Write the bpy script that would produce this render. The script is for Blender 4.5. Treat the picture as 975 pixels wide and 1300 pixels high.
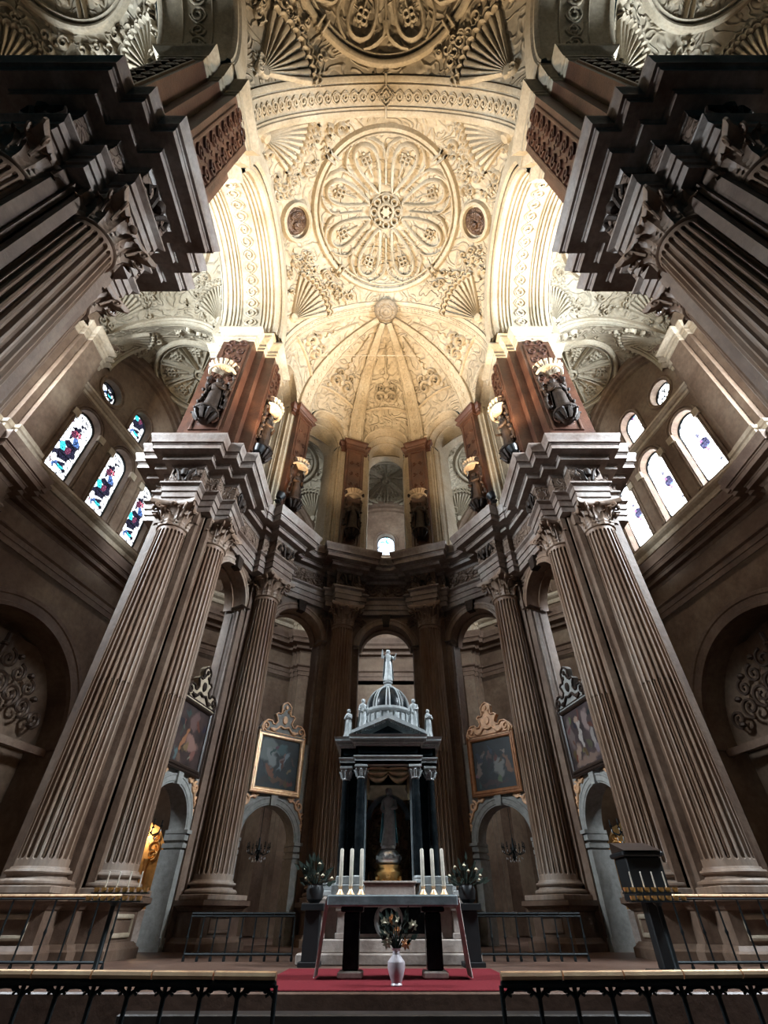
import bpy, math, random
from mathutils import Vector, Matrix
from mathutils.geometry import tessellate_polygon
PI = math.pi
for o in list(bpy.data.objects):
    bpy.data.objects.remove(o, do_unlink=True)
SC = bpy.context.scene
COL = SC.collection
def R(d): return math.radians(d)

# ------------------------------------------------------------------ camera, world, lights, exposure
FPX = 589.6                       # focal length in pixels of the 975 x 1300 frame
cam_d = bpy.data.cameras.new('camera')
cam = bpy.data.objects.new('camera', cam_d); COL.objects.link(cam)
cam_d.sensor_fit = 'HORIZONTAL'; cam_d.sensor_width = 36.0
cam_d.lens = FPX / 975.0 * 36.0
cam_d.shift_x = -2.5 / 975.0
cam_d.clip_start = 0.05; cam_d.clip_end = 300
cam.location = (0, 0, 1.6)
cam.rotation_euler = (R(90 + 41.136), 0, 0)
SC.camera = cam
SC.view_settings.view_transform = 'Standard'
SC.view_settings.look = 'None'
SC.view_settings.gamma = 1.0
SC.view_settings.use_curve_mapping = False
SC.view_settings.exposure = 1.08

world = bpy.data.worlds.new('dim_nave_air'); SC.world = world
world.use_nodes = True
wb = world.node_tree.nodes['Background']
wb.inputs['Color'].default_value = (0.06, 0.36, 0.50, 1)
wb.inputs['Strength'].default_value = 0.018

def light(name, kind, loc, aim, energy, color, size=0.6, size_y=None, angle=120, blend=0.6, spread=180):
    d = bpy.data.lights.new(name, kind)
    d.energy = energy; d.color = color
    if kind == 'AREA':
        d.shape = 'RECTANGLE' if size_y else 'DISK'
        d.size = size
        if size_y: d.size_y = size_y
        d.spread = R(spread)
    elif kind == 'SPOT':
        d.spot_size = R(angle); d.spot_blend = blend; d.shadow_soft_size = size
    else:
        d.shadow_soft_size = size
    o = bpy.data.objects.new(name, d); COL.objects.link(o)
    o.location = loc
    v = Vector(aim) - Vector(loc)
    o.rotation_euler = v.to_track_quat('-Z', 'Y').to_euler()
    return o
DAY = (0.80, 0.91, 1.0)
WARM = (1.0, 0.75, 0.47)
# daylight from the aisle windows that stand beyond the frame, at the plane of their panes
for s, nm, e in ((-1, 'aisle_window_left_offscreen', 7000), (1, 'aisle_window_right_offscreen', 8500)):
    light(nm, 'AREA', (s * 17.5, 7.8, 21.1), (0, 7.8, 21.1), e, DAY, 5.0, 4.6)

# ------------------------------------------------------------------ mesh helpers
class MB:
    def __init__(s): s.v = []; s.f = []
    def add(s, vs, fs):
        b = len(s.v); s.v += [tuple(p) for p in vs]; s.f += [tuple(i + b for i in q) for q in fs]
        return s
    def box(s, x0, x1, y0, y1, z0, z1):
        vs = [(x, y, z) for z in (z0, z1) for y in (y0, y1) for x in (x0, x1)]
        return s.add(vs, [(0, 2, 3, 1), (4, 5, 7, 6), (0, 1, 5, 4), (2, 6, 7, 3), (0, 4, 6, 2), (1, 3, 7, 5)])
    def bev(s, x0, x1, y0, y1, z0, z1, b=.02):
        """box with chamfered vertical and top edges"""
        def ring(i, z): return [(x0 + i + b, y0 + i, z), (x1 - i - b, y0 + i, z), (x1 - i, y0 + i + b, z), (x1 - i, y1 - i - b, z),
                                (x1 - i - b, y1 - i, z), (x0 + i + b, y1 - i, z), (x0 + i, y1 - i - b, z), (x0 + i, y0 + i + b, z)]
        return s.rings([ring(b, z0), ring(0, z0 + b), ring(0, z1 - b), ring(b, z1)], True, True)
    def rings(s, rs, closed=True, cap=False):
        n = len(rs[0]); b = len(s.v)
        for r in rs: s.v += [tuple(p) for p in r]
        m = n if closed else n - 1
        for i in range(len(rs) - 1):
            for j in range(m):
                k = (j + 1) % n
                s.f.append((b + i * n + j, b + i * n + k, b + (i + 1) * n + k, b + (i + 1) * n + j))
        if cap:
            s.f.append(tuple(b + j for j in reversed(range(n))))
            s.f.append(tuple(b + (len(rs) - 1) * n + j for j in range(n)))
        return s
    def lathe(s, prof, n=24, c=(0, 0, 0), sx=1, sy=1, a0=0, a1=360):
        full = abs(a1 - a0 - 360) < 1e-6
        m = n if full else n + 1
        rs = []
        for r, z in prof:
            rs.append([(c[0] + sx * r * math.cos(R(a0 + (a1 - a0) * j / n)), c[1] + sy * r * math.sin(R(a0 + (a1 - a0) * j / n)), c[2] + z) for j in range(m)])
        return s.rings(rs, full, full)
    def tube(s, pts, r, n=6, closed=False, cap=True):
        pts = [Vector(p) for p in pts]; k = len(pts)
        rr = r if isinstance(r, (list, tuple)) else [r] * k
        rs = []; prev = None
        for i in range(k):
            a = pts[(i - 1) % k] if (closed or i > 0) else pts[i]
            b = pts[(i + 1) % k] if (closed or i < k - 1) else pts[i]
            d = (b - a)
            d = d.normalized() if d.length > 1e-9 else Vector((0, 0, 1))
            if prev is None:
                up = Vector((0, 0, 1)) if abs(d.z) < .9 else Vector((1, 0, 0))
                x = d.cross(up).normalized()
            else:
                x = prev - d * prev.dot(d)
                x = x.normalized() if x.length > 1e-6 else d.orthogonal().normalized()
            prev = x; y = d.cross(x)
            rs.append([pts[i] + (x * math.cos(2 * PI * j / n) + y * math.sin(2 * PI * j / n)) * rr[i] for j in range(n)])
        if closed: rs.append(rs[0])
        return s.rings(rs, True, cap and not closed)
    def sweep(s, path, prof, closed=False):
        """profile points (outset, z) along a plan path; outset is to the right of travel"""
        n = len(path); rs = []
        for i in range(n):
            p = Vector(path[i]).to_2d()
            ds = []
            if closed or i > 0: ds.append((p - Vector(path[(i - 1) % n]).to_2d()).normalized())
            if closed or i < n - 1: ds.append((Vector(path[(i + 1) % n]).to_2d() - p).normalized())
            ns = [Vector((d.y, -d.x)) for d in ds]
            if len(ns) == 2:
                m = ns[0] + ns[1]
                m = m / max(m.length_squared * .5, .25) if m.length > 1e-6 else ns[0]
            else: m = ns[0]
            rs.append([(p.x + m.x * o, p.y + m.y * o, z) for o, z in prof])
        if closed: rs.append(rs[0])
        return s.rings(rs, False)
    def prism(s, poly, z0, z1):
        n = len(poly)
        s.rings([[(x, y, z0) for x, y in poly], [(x, y, z1) for x, y in poly]], True)
        tr = tessellate_polygon([[Vector((x, y, 0)) for x, y in poly]])
        for z in (z0, z1): s.add([(x, y, z) for x, y in poly], [tuple(t) for t in tr])
        return s
    def plate(s, outer, holes, F, d0, d1, back=True, edges=True):
        """flat wall of outline `outer` with `holes`, F(u, z, depth) -> point"""
        loops = [outer] + list(holes)
        tr = tessellate_polygon([[Vector((u, z, 0)) for u, z in L] for L in loops])
        flat = [p for L in loops for p in L]
        s.add([F(u, z, d0) for u, z in flat], [tuple(t) for t in tr])
        if back: s.add([F(u, z, d1) for u, z in flat], [tuple(t) for t in tr])
        if edges:
            for L in loops: s.rings([[F(u, z, d0) for u, z in L], [F(u, z, d1) for u, z in L]], True)
        return s
    def arch(s, c, du, dd, prof, n=32, a0=0, a1=180):
        """profile (depth, radius) turned about a horizontal axis"""
        c = Vector(c); du = Vector(du); dd = Vector(dd); up = Vector((0, 0, 1)); rs = []
        for i in range(n + 1):
            a = R(a0 + (a1 - a0) * i / n)
            e = du * math.cos(a) + up * math.sin(a)
            rs.append([c + e * r + dd * d for d, r in prof])
        return s.rings(rs, False)
    def grid(s, fn, nu, nv):
        rs = [[fn(i / nu, j / nv) for i in range(nu + 1)] for j in range(nv + 1)]
        return s.rings(rs, False)
    def ridge(s, F, path, w, h, closed=False):
        h = h * (1.7 if h >= .1 else 1.2)
        """raised moulding of width 2w and height h along a path drawn on surface F(u, v, h)"""
        k = len(path); rs = []
        ww = w if isinstance(w, (list, tuple)) else [w] * k
        for i in range(k):
            a = path[(i - 1) % k] if (closed or i > 0) else path[i]
            b = path[(i + 1) % k] if (closed or i < k - 1) else path[i]
            dx, dy = b[0] - a[0], b[1] - a[1]; L = math.hypot(dx, dy) or 1
            nx, ny = -dy / L, dx / L
            u, v = path[i]; w_ = ww[i] * 1.1
            rs.append([F(u + nx * t * w_, v + ny * t * w_, g * h) for t, g in ((-1, -.1), (-.65, .85), (.0, 1.0), (.65, .85), (1, -.1))])
        if closed: rs.append(rs[0])
        return s.rings(rs, False)
    def bump(s, F, loop, h, c=None):
        """raised leaf or panel bounded by a loop on the surface F"""
        if c is None: c = (sum(p[0] for p in loop) / len(loop), sum(p[1] for p in loop) / len(loop))
        o = [F(u, v, -.02) for u, v in loop]
        m = [F(c[0] + (u - c[0]) * .8, c[1] + (v - c[1]) * .8, h * .8) for u, v in loop]
        s.rings([o, m], True); b = len(s.v); n = len(loop)
        s.v += [tuple(p) for p in m] + [tuple(F(c[0], c[1], h))]
        for j in range(n): s.f.append((b + j, b + (j + 1) % n, b + n))
        return s
    def mesh(s, name='mesh', smooth=True, ang=35):
        m = bpy.data.meshes.new(name); m.from_pydata(s.v, [], s.f); m.update()
        if smooth:
            m.polygons.foreach_set('use_smooth', [True] * len(m.polygons))
            m.set_sharp_from_angle(angle=R(ang))
        return m
    def obj(s, name, mat, parent=None, smooth=True, ang=35, loc=None, rz=0):
        return link(name, s.mesh(name, smooth, ang), mat, parent, loc, rz)

def link(name, me, mat=None, parent=None, loc=None, rz=0):
    o = bpy.data.objects.new(name, me); COL.objects.link(o)
    if mat is not None and me is not None and not me.materials: me.materials.append(MT[mat])
    if parent is not None: o.parent = parent
    if loc is not None: o.location = loc
    if rz: o.rotation_euler[2] = rz
    return o
def tag(o, label, cat, group=None, kind=None):
    o['label'] = label; o['category'] = cat
    if group: o['group'] = group
    if kind: o['kind'] = kind
    return o
def thing(name, label, cat, loc=(0, 0, 0), rz=0, group=None, kind=None):
    o = link(name, None, None, None, loc, rz)
    return tag(o, label, cat, group, kind)
def dup(root, loc, rz=0, label=None, group=None, sx=None):
    def cp(o, par):
        c = o.copy(); COL.objects.link(c); c.parent = par
        for ch in kids.get(o, []): cp(ch, c)
        return c
    kids = {}
    for o in bpy.data.objects:
        if o.parent is not None: kids.setdefault(o.parent, []).append(o)
    r = cp(root, None)
    r.location = loc; r.rotation_euler[2] = rz
    if sx: r.scale = (sx, 1, 1)
    if label: r['label'] = label
    if group: r['group'] = group
    return r

# ------------------------------------------------------------------ materials
MT = {}
def nodes(name):
    m = bpy.data.materials.new(name); m.use_nodes = True
    nt = m.node_tree; MT[name] = m
    return nt, nt.nodes['Principled BSDF']
def N(nt, t, **kw):
    n = nt.nodes.new(t)
    for k, v in kw.items():
        if k in n.inputs: n.inputs[k].default_value = v
        else: setattr(n, k, v)
    return n
def ramp(nt, fac, stops):
    r = nt.nodes.new('ShaderNodeValToRGB'); e = r.color_ramp.elements
    while len(e) < len(stops): e.new(.5)
    for i, (p, c) in enumerate(stops): e[i].position = p; e[i].color = (*c, 1)
    nt.links.new(fac, r.inputs[0]); return r
def stone(name, a, b, c, scale=.6, rough=.65, bump=.3, fine=9, relief=0, spec=.35, stretch=(1, 1, 1), coat=0):
    K = .50
    a, b, c = [tuple(x * K for x in q) for q in (a, b, c)]
    nt, bs = nodes(name); L = nt.links.new
    tc = N(nt, 'ShaderNodeTexCoord'); mp = N(nt, 'ShaderNodeMapping'); mp.inputs['Scale'].default_value = stretch
    L(tc.outputs['Object'], mp.inputs[0])
    n1 = N(nt, 'ShaderNodeTexNoise', Scale=scale, Detail=6.0, Roughness=.62); L(mp.outputs[0], n1.inputs['Vector'])
    n2 = N(nt, 'ShaderNodeTexNoise', Scale=fine, Detail=5.0, Roughness=.6); L(mp.outputs[0], n2.inputs['Vector'])
    cr = ramp(nt, n1.outputs[0], [(.3, a), (.5, b), (.72, c)])
    mx = N(nt, 'ShaderNodeMix', data_type='RGBA', blend_type='MULTIPLY'); mx.inputs[0].default_value = .55
    c2 = ramp(nt, n2.outputs[0], [(.3, (.55, .52, .5)), (.65, (1.15, 1.12, 1.1))])
    L(cr.outputs[0], mx.inputs[6]); L(c2.outputs[0], mx.inputs[7]); L(mx.outputs[2], bs.inputs['Base Color'])
    bs.inputs['Roughness'].default_value = rough; bs.inputs['Specular IOR Level'].default_value = spec
    if coat: bs.inputs['Coat Weight'].default_value = coat; bs.inputs['Coat Roughness'].default_value = .15
    bp = N(nt, 'ShaderNodeBump', Strength=bump, Distance=.05); L(n2.outputs[0], bp.inputs['Height'])
    last = bp
    if relief:
        w = N(nt, 'ShaderNodeTexNoise', Scale=relief, Detail=1.0, Distortion=1.6); L(mp.outputs[0], w.inputs['Vector'])
        rr = ramp(nt, w.outputs[0], [(.42, (0, 0, 0)), (.5, (1, 1, 1)), (.58, (.15, .15, .15))])
        b2 = N(nt, 'ShaderNodeBump', Strength=.85, Distance=.12); L(rr.outputs[0], b2.inputs['Height']); L(bp.outputs[0], b2.inputs['Normal']); last = b2
    L(last.outputs[0], bs.inputs['Normal'])
def plain(name, col, rough=.5, metal=0, emit=None, es=1, spec=.5, var=.25, scale=6):
    nt, bs = nodes(name); L = nt.links.new
    tc = N(nt, 'ShaderNodeTexCoord'); n1 = N(nt, 'ShaderNodeTexNoise', Scale=scale, Detail=4.0); L(tc.outputs['Object'], n1.inputs['Vector'])
    if not metal: col = tuple(x * .65 for x in col)
    lo = tuple(x * (1 - var) for x in col); hi = tuple(min(1, x * (1 + var)) for x in col)
    cr = ramp(nt, n1.outputs[0], [(.3, lo), (.7, hi)]); L(cr.outputs[0], bs.inputs['Base Color'])
    bs.inputs['Roughness'].default_value = rough; bs.inputs['Metallic'].default_value = metal; bs.inputs['Specular IOR Level'].default_value = spec
    if emit:
        bs.inputs['Emission Color'].default_value = (*emit, 1); bs.inputs['Emission Strength'].default_value = es
stone('column_stone', (.25, .125, .07), (.47, .32, .225), (.68, .59, .51), .5, .5, .25, 7, stretch=(1, 1, .3))
stone('apse_stone', (.25, .125, .07), (.47, .32, .225), (.68, .59, .51), .5, .5, .25, 7, stretch=(1, 1, .3))
stone('pier_stone', (.16, .09, .06), (.28, .18, .125), (.40, .29, .215), .5, .55, .3, 6)
stone('cornice_stone', (.22, .13, .09), (.42, .33, .28), (.62, .56, .51), .7, .5, .25, 8)
stone('frieze_stone', (.16, .09, .06), (.28, .18, .125), (.40, .29, .215), .8, .55, .4, 6, relief=2.2)
stone('red_stone', (.05, .018, .012), (.115, .045, .026), (.20, .09, .052), .9, .4, .3, 9)
stone('vault_stone', (.50, .41, .27), (.66, .565, .41), (.76, .68, .52), .4, .8, .2, 4, relief=.9)
stone('vault_trim', (.50, .41, .27), (.66, .565, .41), (.76, .68, .52), .6, .7, .2, 8)
stone('boss_stone', (.25, .19, .12), (.36, .29, .20), (.46, .39, .28), 2, .6, .3, 8)
stone('medallion_dark', (.09, .05, .03), (.18, .10, .06), (.30, .20, .12), 2, .5, .5, 6, relief=3)
stone('wall_stone', (.16, .09, .055), (.29, .19, .125), (.42, .31, .215), .4, .65, .3, 4)
stone('ledge_stone', (.58, .45, .30), (.76, .63, .46), (.92, .80, .63), .5, .6, .3, 6)
stone('white_marble', (.42, .47, .48), (.60, .65, .66), (.75, .78, .78), 1.2, .35, .12, 10)
stone('grey_marble', (.22, .28, .30), (.36, .43, .46), (.50, .57, .60), 1.5, .35, .12, 10)
stone('black_marble', (.006, .010, .012), (.012, .018, .022), (.03, .04, .045), 3, .25, .05, 12, spec=.16)
stone('altar_stone', (.55, .45, .39), (.74, .64, .57), (.90, .80, .73), 1.5, .5, .2, 10)
stone('screen_stone', (.40, .40, .38), (.52, .52, .49), (.62, .62, .58), .9, .55, .2, 7)
stone('sculpture_dark', (.022, .013, .009), (.05, .031, .022), (.11, .072, .052), 2.5, .6, .4, 12, spec=.2)
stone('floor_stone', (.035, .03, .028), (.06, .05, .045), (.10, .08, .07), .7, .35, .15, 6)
stone('platform_stone', (.15, .08, .058), (.22, .13, .095), (.30, .19, .145), .8, .4, .15, 8)
plain('carpet_red', (.20, .022, .03), .95, scale=30, spec=.1)
plain('gold', (.72, .44, .17), .32, .9)
plain('gilded_cloth', (.50, .42, .27), .55, .25)
plain('brass', (.95, .60, .38), .42, 1)
plain('dark_iron', (.012, .016, .018), .5, .6)
plain('dark_wood', (.035, .020, .014), .4)
plain('frame_wood', (.28, .12, .05), .35, .3)
plain('candle_wax', (.80, .72, .60), .5)
plain('linen', (.95, .84, .80), .85)
plain('silver', (.75, .73, .70), .3, .9)
plain('vase_china', (.68, .62, .66), .3)
plain('leaf_green', (.010, .020, .013), .8, spec=.2)
plain('flower_orange', (.75, .30, .10), .6)
plain('flower_cream', (.72, .64, .45), .6)
plain('crystal', (.85, .9, .95), .08, .3)
plain('lamp_glass', (.2, .4, .45), .1, 0, (.30, .62, .72), .15)
plain('black_box', (.006, .008, .010), .5)
plain('teal_robe', (.16, .42, .46), .5)
plain('grille_iron', (.05, .03, .02), .45, .5)

def painted(name, ground, blobs, seed=0, warp=.16):
    """flat painted picture: soft-edged patches of colour over a dark ground (UV-like object space x, z in 0..1)"""
    nt, bs = nodes(name); L = nt.links.new
    tc = N(nt, 'ShaderNodeTexCoord'); ns = N(nt, 'ShaderNodeTexNoise', Scale=5.0, Detail=4.0); mp = N(nt, 'ShaderNodeMapping')
    mp.inputs['Location'].default_value = (seed * 3.1, 0, seed)
    L(tc.outputs['Generated'], mp.inputs[0]); L(mp.outputs[0], ns.inputs['Vector'])
    sb = N(nt, 'ShaderNodeVectorMath', operation='SUBTRACT'); sb.inputs[1].default_value = (.5, .5, .5); L(ns.outputs['Color'], sb.inputs[0])
    sc = N(nt, 'ShaderNodeVectorMath', operation='SCALE'); sc.inputs['Scale'].default_value = warp * 2; L(sb.outputs[0], sc.inputs[0])
    ad = N(nt, 'ShaderNodeVectorMath', operation='ADD'); L(tc.outputs['Generated'], ad.inputs[0]); L(sc.outputs[0], ad.inputs[1])
    n2 = N(nt, 'ShaderNodeTexNoise', Scale=4.0, Detail=5.0); L(mp.outputs[0], n2.inputs['Vector'])
    cur = ramp(nt, n2.outputs[0], [(.3, tuple(x * .2 for x in ground)), (.7, tuple(x * .8 for x in ground))]).outputs[0]
    rnd = random.Random(seed * 7)
    extra = [(rnd.uniform(.08, .92), rnd.uniform(.08, .9), rnd.uniform(.02, .07), rnd.uniform(.03, .12), rnd.uniform(-50, 50), tuple(q * rnd.uniform(.4, 1.0) for q in rnd.choice(((.42, .28, .2), (.3, .2, .17), (.10, .16, .18), (.35, .12, .07), (.05, .05, .06), (.45, .40, .36))))) for _ in range(14)]
    for (cx, cz, rx, rz, rot, c) in blobs + extra:
        c = tuple(q * .33 for q in c)
        m = N(nt, 'ShaderNodeMapping', vector_type='TEXTURE')
        m.inputs['Location'].default_value = (cx, .5, cz); m.inputs['Rotation'].default_value = (0, R(rot), 0); m.inputs['Scale'].default_value = (rx, 50, rz)
        L(ad.outputs[0], m.inputs[0])
        ln = N(nt, 'ShaderNodeVectorMath', operation='LENGTH'); L(m.outputs[0], ln.inputs[0])
        mr = N(nt, 'ShaderNodeMapRange'); mr.inputs[1].default_value = .75; mr.inputs[2].default_value = 1.1; mr.inputs[3].default_value = 1; mr.inputs[4].default_value = 0
        L(ln.outputs['Value'], mr.inputs[0])
        mx = N(nt, 'ShaderNodeMix', data_type='RGBA'); L(mr.outputs[0], mx.inputs[0]); L(cur, mx.inputs[6]); mx.inputs[7].default_value = (*c, 1); cur = mx.outputs[2]
    L(cur, bs.inputs['Base Color']); bs.inputs['Roughness'].default_value = .55
painted('painting_cloud', (.02, .035, .04), [(.18, .75, .22, .25, 20, (.32, .38, .36)), (.30, .60, .12, .2, -20, (.50, .55, .55)), (.55, .78, .15, .12, 10, (.10, .22, .24)), (.62, .55, .06, .26, 30, (.45, .55, .62)), (.35, .28, .08, .2, -35, (.45, .16, .07)), (.5, .18, .2, .05, 0, (.25, .12, .06)), (.2, .15, .12, .08, 0, (.06, .05, .04))], 1)
painted('painting_feast', (.018, .028, .034), [(.15, .45, .05, .25, 10, (.42, .32, .28)), (.40, .62, .06, .14, 20, (.30, .14, .12)), (.62, .42, .13, .22, -10, (.45, .45, .42)), (.85, .45, .07, .22, -15, (.45, .22, .12)), (.78, .70, .05, .05, 0, (.55, .42, .35)), (.22, .68, .05, .05, 0, (.35, .28, .25)), (.45, .12, .4, .06, 0, (.10, .05, .05))], 2)
painted('painting_martyr', (.06, .035, .03), [(.32, .35, .06, .30, 25, (.60, .26, .12)), (.55, .75, .14, .2, 0, (.28, .16, .14)), (.62, .38, .22, .13, 10, (.55, .30, .24)), (.72, .18, .1, .1, 0, (.42, .18, .14)), (.2, .15, .1, .06, 0, (.20, .08, .05))], 3)
painted('painting_crucifixion', (.07, .045, .045), [(.48, .5, .055, .36, -6, (.75, .66, .60)), (.42, .82, .06, .07, 0, (.62, .42, .32)), (.72, .72, .1, .2, 10, (.50, .36, .33)), (.85, .38, .08, .2, -12, (.55, .48, .44)), (.15, .6, .12, .3, 0, (.30, .22, .20)), (.25, .22, .08, .2, 30, (.58, .40, .30)), (.55, .1, .4, .07, 0, (.40, .26, .2))], 4)

def glass(name, strength, white, fig, dark=.45, seed=0, cells=6.5):
    nt, bs = nodes(name); L = nt.links.new
    nt.nodes.remove(bs)
    out = nt.nodes['Material Output']; em = N(nt, 'ShaderNodeEmission')
    tc = N(nt, 'ShaderNodeTexCoord'); mp = N(nt, 'ShaderNodeMapping'); mp.inputs['Location'].default_value = (seed, seed * 2, seed)
    L(tc.outputs['Object'], mp.inputs[0])
    vo = N(nt, 'ShaderNodeTexVoronoi', Scale=cells, feature='DISTANCE_TO_EDGE'); L(mp.outputs[0], vo.inputs['Vector'])
    vc = N(nt, 'ShaderNodeTexVoronoi', Scale=cells * .42); L(mp.outputs[0], vc.inputs['Vector'])
    lead = ramp(nt, vo.outputs['Distance'], [(.035, (.01, .01, .015)), (.10, (1, 1, 1))])
    # a standing figure: an upright oval in the middle of the light, its edge broken up by noise
    ns = N(nt, 'ShaderNodeTexNoise', Scale=1.6, Detail=4.0); L(mp.outputs[0], ns.inputs['Vector'])
    sx_ = N(nt, 'ShaderNodeSeparateXYZ'); L(tc.outputs['Object'], sx_.inputs[0])
    cb = N(nt, 'ShaderNodeCombineXYZ'); L(sx_.outputs[0], cb.inputs[0]); L(sx_.outputs[1], cb.inputs[1])
    zz = N(nt, 'ShaderNodeMath', operation='SUBTRACT'); L(sx_.outputs[2], zz.inputs[0]); zz.inputs[1].default_value = 2.4
    z2 = N(nt, 'ShaderNodeMath', operation='MULTIPLY'); L(zz.outputs[0], z2.inputs[0]); z2.inputs[1].default_value = .34
    L(z2.outputs[0], cb.inputs[2])
    ln = N(nt, 'ShaderNodeVectorMath', operation='LENGTH'); L(cb.outputs[0], ln.inputs[0])
    nm_ = N(nt, 'ShaderNodeMath', operation='MULTIPLY_ADD'); L(ns.outputs[0], nm_.inputs[0]); nm_.inputs[1].default_value = 1.6; nm_.inputs[2].default_value = -.8
    sm = N(nt, 'ShaderNodeMath', operation='ADD'); L(ln.outputs['Value'], sm.inputs[0]); L(nm_.outputs[0], sm.inputs[1])
    figm = ramp(nt, sm.outputs[0], [(dark - .03, (1, 1, 1)), (dark + .03, (0, 0, 0))])
    sep = N(nt, 'ShaderNodeSeparateColor'); L(vc.outputs['Color'], sep.inputs[0])
    tint = ramp(nt, sep.outputs[0], fig)
    tint.color_ramp.interpolation = 'CONSTANT'
    wv = ramp(nt, sep.outputs[1], [(.0, tuple(x * .55 for x in white)), (.5, white)])
    mx = N(nt, 'ShaderNodeMix', data_type='RGBA'); L(figm.outputs[0], mx.inputs[0]); L(wv.outputs[0], mx.inputs[6]); L(tint.outputs[0], mx.inputs[7])
    m2 = N(nt, 'ShaderNodeMix', data_type='RGBA', blend_type='MULTIPLY'); m2.inputs[0].default_value = 1; L(mx.outputs[2], m2.inputs[6]); L(lead.outputs[0], m2.inputs[7])
    L(m2.outputs[2], em.inputs['Color']); em.inputs['Strength'].default_value = strength
    L(em.outputs[0], out.inputs[0])
FIG = [(0, (.01, .01, .02)), (.34, (.04, .08, .20)), (.44, (.07, .02, .04)), (.5, (.03, .38, .45)), (.58, (.02, .02, .03)), (.70, (.75, .82, .9)), (.94, (.25, .05, .08))]
glass('glass_shaded', 2.2, (.86, .90, .94), FIG, .58, 1.3, 6.0)
glass('glass_bright', 16.0, (.90, .95, 1.0), FIG, .22, 4.1)
glass('glass_small', 3.0, (.72, .84, .98), [(0, (.10, .25, .45)), (.4, (.05, .45, .40)), (.7, (.6, .8, .95))], .3, 2.2)

# ------------------------------------------------------------------ key dimensions (metres)
ZPL = 0.85            # presbytery platform
ZPED = 2.0            # top of the pedestals
ZSH0, ZJ, ZSH1 = 2.5, 6.9, 12.75
ZAR = 13.87           # underside of the architrave
ZCO = 16.95           # top of the main cornice
ZIM = 27.0            # springing of the nave arches
ZAMB = 24.5           # springing of the ambulatory vault
CY0 = 15.8            # centre of the apse (x = 0)
RC = 6.55             # radius of the ring of apse columns
FAR = (8.25, 15.2)    # far pier centre (x mirrored)
NEAR = (7.75, 3.85)   # near pier centre
VA = [-97, -59, -20, 20, 59, 97]
def pol(a, r, c=(0, CY0)): return (c[0] + r * math.sin(R(a)), c[1] + r * math.cos(R(a)))

# ------------------------------------------------------------------ floor
fl = thing('floor', 'dark stone church floor with a raised presbytery platform', 'floor', kind='structure')
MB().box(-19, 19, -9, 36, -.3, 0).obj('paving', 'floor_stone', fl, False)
MB().bev(-19, 19, 8.9, 36, 0, ZPL, .02).obj('presbytery_platform', 'platform_stone', fl, False)
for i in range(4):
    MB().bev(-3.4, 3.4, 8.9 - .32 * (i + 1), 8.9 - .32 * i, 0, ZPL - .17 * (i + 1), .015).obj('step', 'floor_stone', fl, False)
cp = MB().bev(-1.85, 2.0, 8.93, 12.4, ZPL + .001, ZPL + .02, .008).obj('red_carpet', 'carpet_red', None, False)
tag(cp, 'dark red carpet spread under the altar table', 'carpet')

# ------------------------------------------------------------------ fluted columns
def shaft(z0, z1, r0, r1, cable, e0, e1, nf=24):
    m = MB(); dep = .092; pitch = 2 * PI / nf
    ts = (-1, -.72, 0, .72, 1)
    dp = {-1: 0, 1: 0, 0: (.42 if cable else 1.0), -.72: (.95 if cable else .72), .72: (.95 if cable else .72)}
    def ring(z, scoop, k, r):
        out = []
        for i in range(nf):
            for t in ts:
                a = (i + .5 + t * .39) * pitch
                q = math.sqrt(max(0, 1 - t * t))
                zz = z + scoop * (1 - q)
                rr = r - dep * dp[t] * k
                out.append((rr * math.cos(a), rr * math.sin(a), zz))
        return out
    def rad(z):
        k = (z - z0) / (z1 - z0); return r0 + (r1 - r0) * k
    rs = []
    if e0: rs += [ring(z0, 0, 0, rad(z0)), ring(z0 + .12, .09, 0, rad(z0)), ring(z0 + .15, .09, 1, rad(z0))]
    else: rs += [ring(z0, 0, 0, rad(z0) - .03), ring(z0, 0, 1, rad(z0))]
    for k in (.25, .5, .75): rs.append(ring(z0 + (z1 - z0) * k, 0, 1, rad(z0 + (z1 - z0) * k)))
    if e1: rs += [ring(z1 - .15, -.09, 1, rad(z1)), ring(z1 - .12, -.09, 0, rad(z1)), ring(z1, 0, 0, rad(z1))]
    else: rs += [ring(z1, 0, 1, rad(z1)), ring(z1, 0, 0, rad(z1) - .03)]
    return m.rings(rs, True, True)
def leaf_mesh(h, w, curl, nm):
    m = MB(); rows = 15; rs = []
    for i in range(rows + 1):
        t = i / rows
        z = h * (t if t < .8 else .8 + .12 * math.sin((t - .8) / .2 * PI) )
        o = .02 + .10 * t + (curl * ((t - .62) / .38) ** 1.6 if t > .62 else 0)
        lob = 1 + .38 * math.sin(t * PI * 7)
        ww = w * lob * (1 - .15 * t) * (1 if t < .75 else max(.15, 1 - (t - .75) * 3.2))
        rs.append([(o + .07 * (1 - abs(j) / 2) - (.02 if abs(j) == 1 else 0), ww * j / 2, z) for j in (-2, -1, 0, 1, 2)])
    m.rings(rs, False)
    back = [[(x - .035, y, z) for x, y, z in r] for r in rs]
    m.rings(back, False)
    return m.mesh(nm, True, 50)
LEAF1 = leaf_mesh(.48, .15, .24, 'acanthus_leaf')
LEAF2 = leaf_mesh(.80, .155, .30, 'acanthus_leaf')
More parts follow.
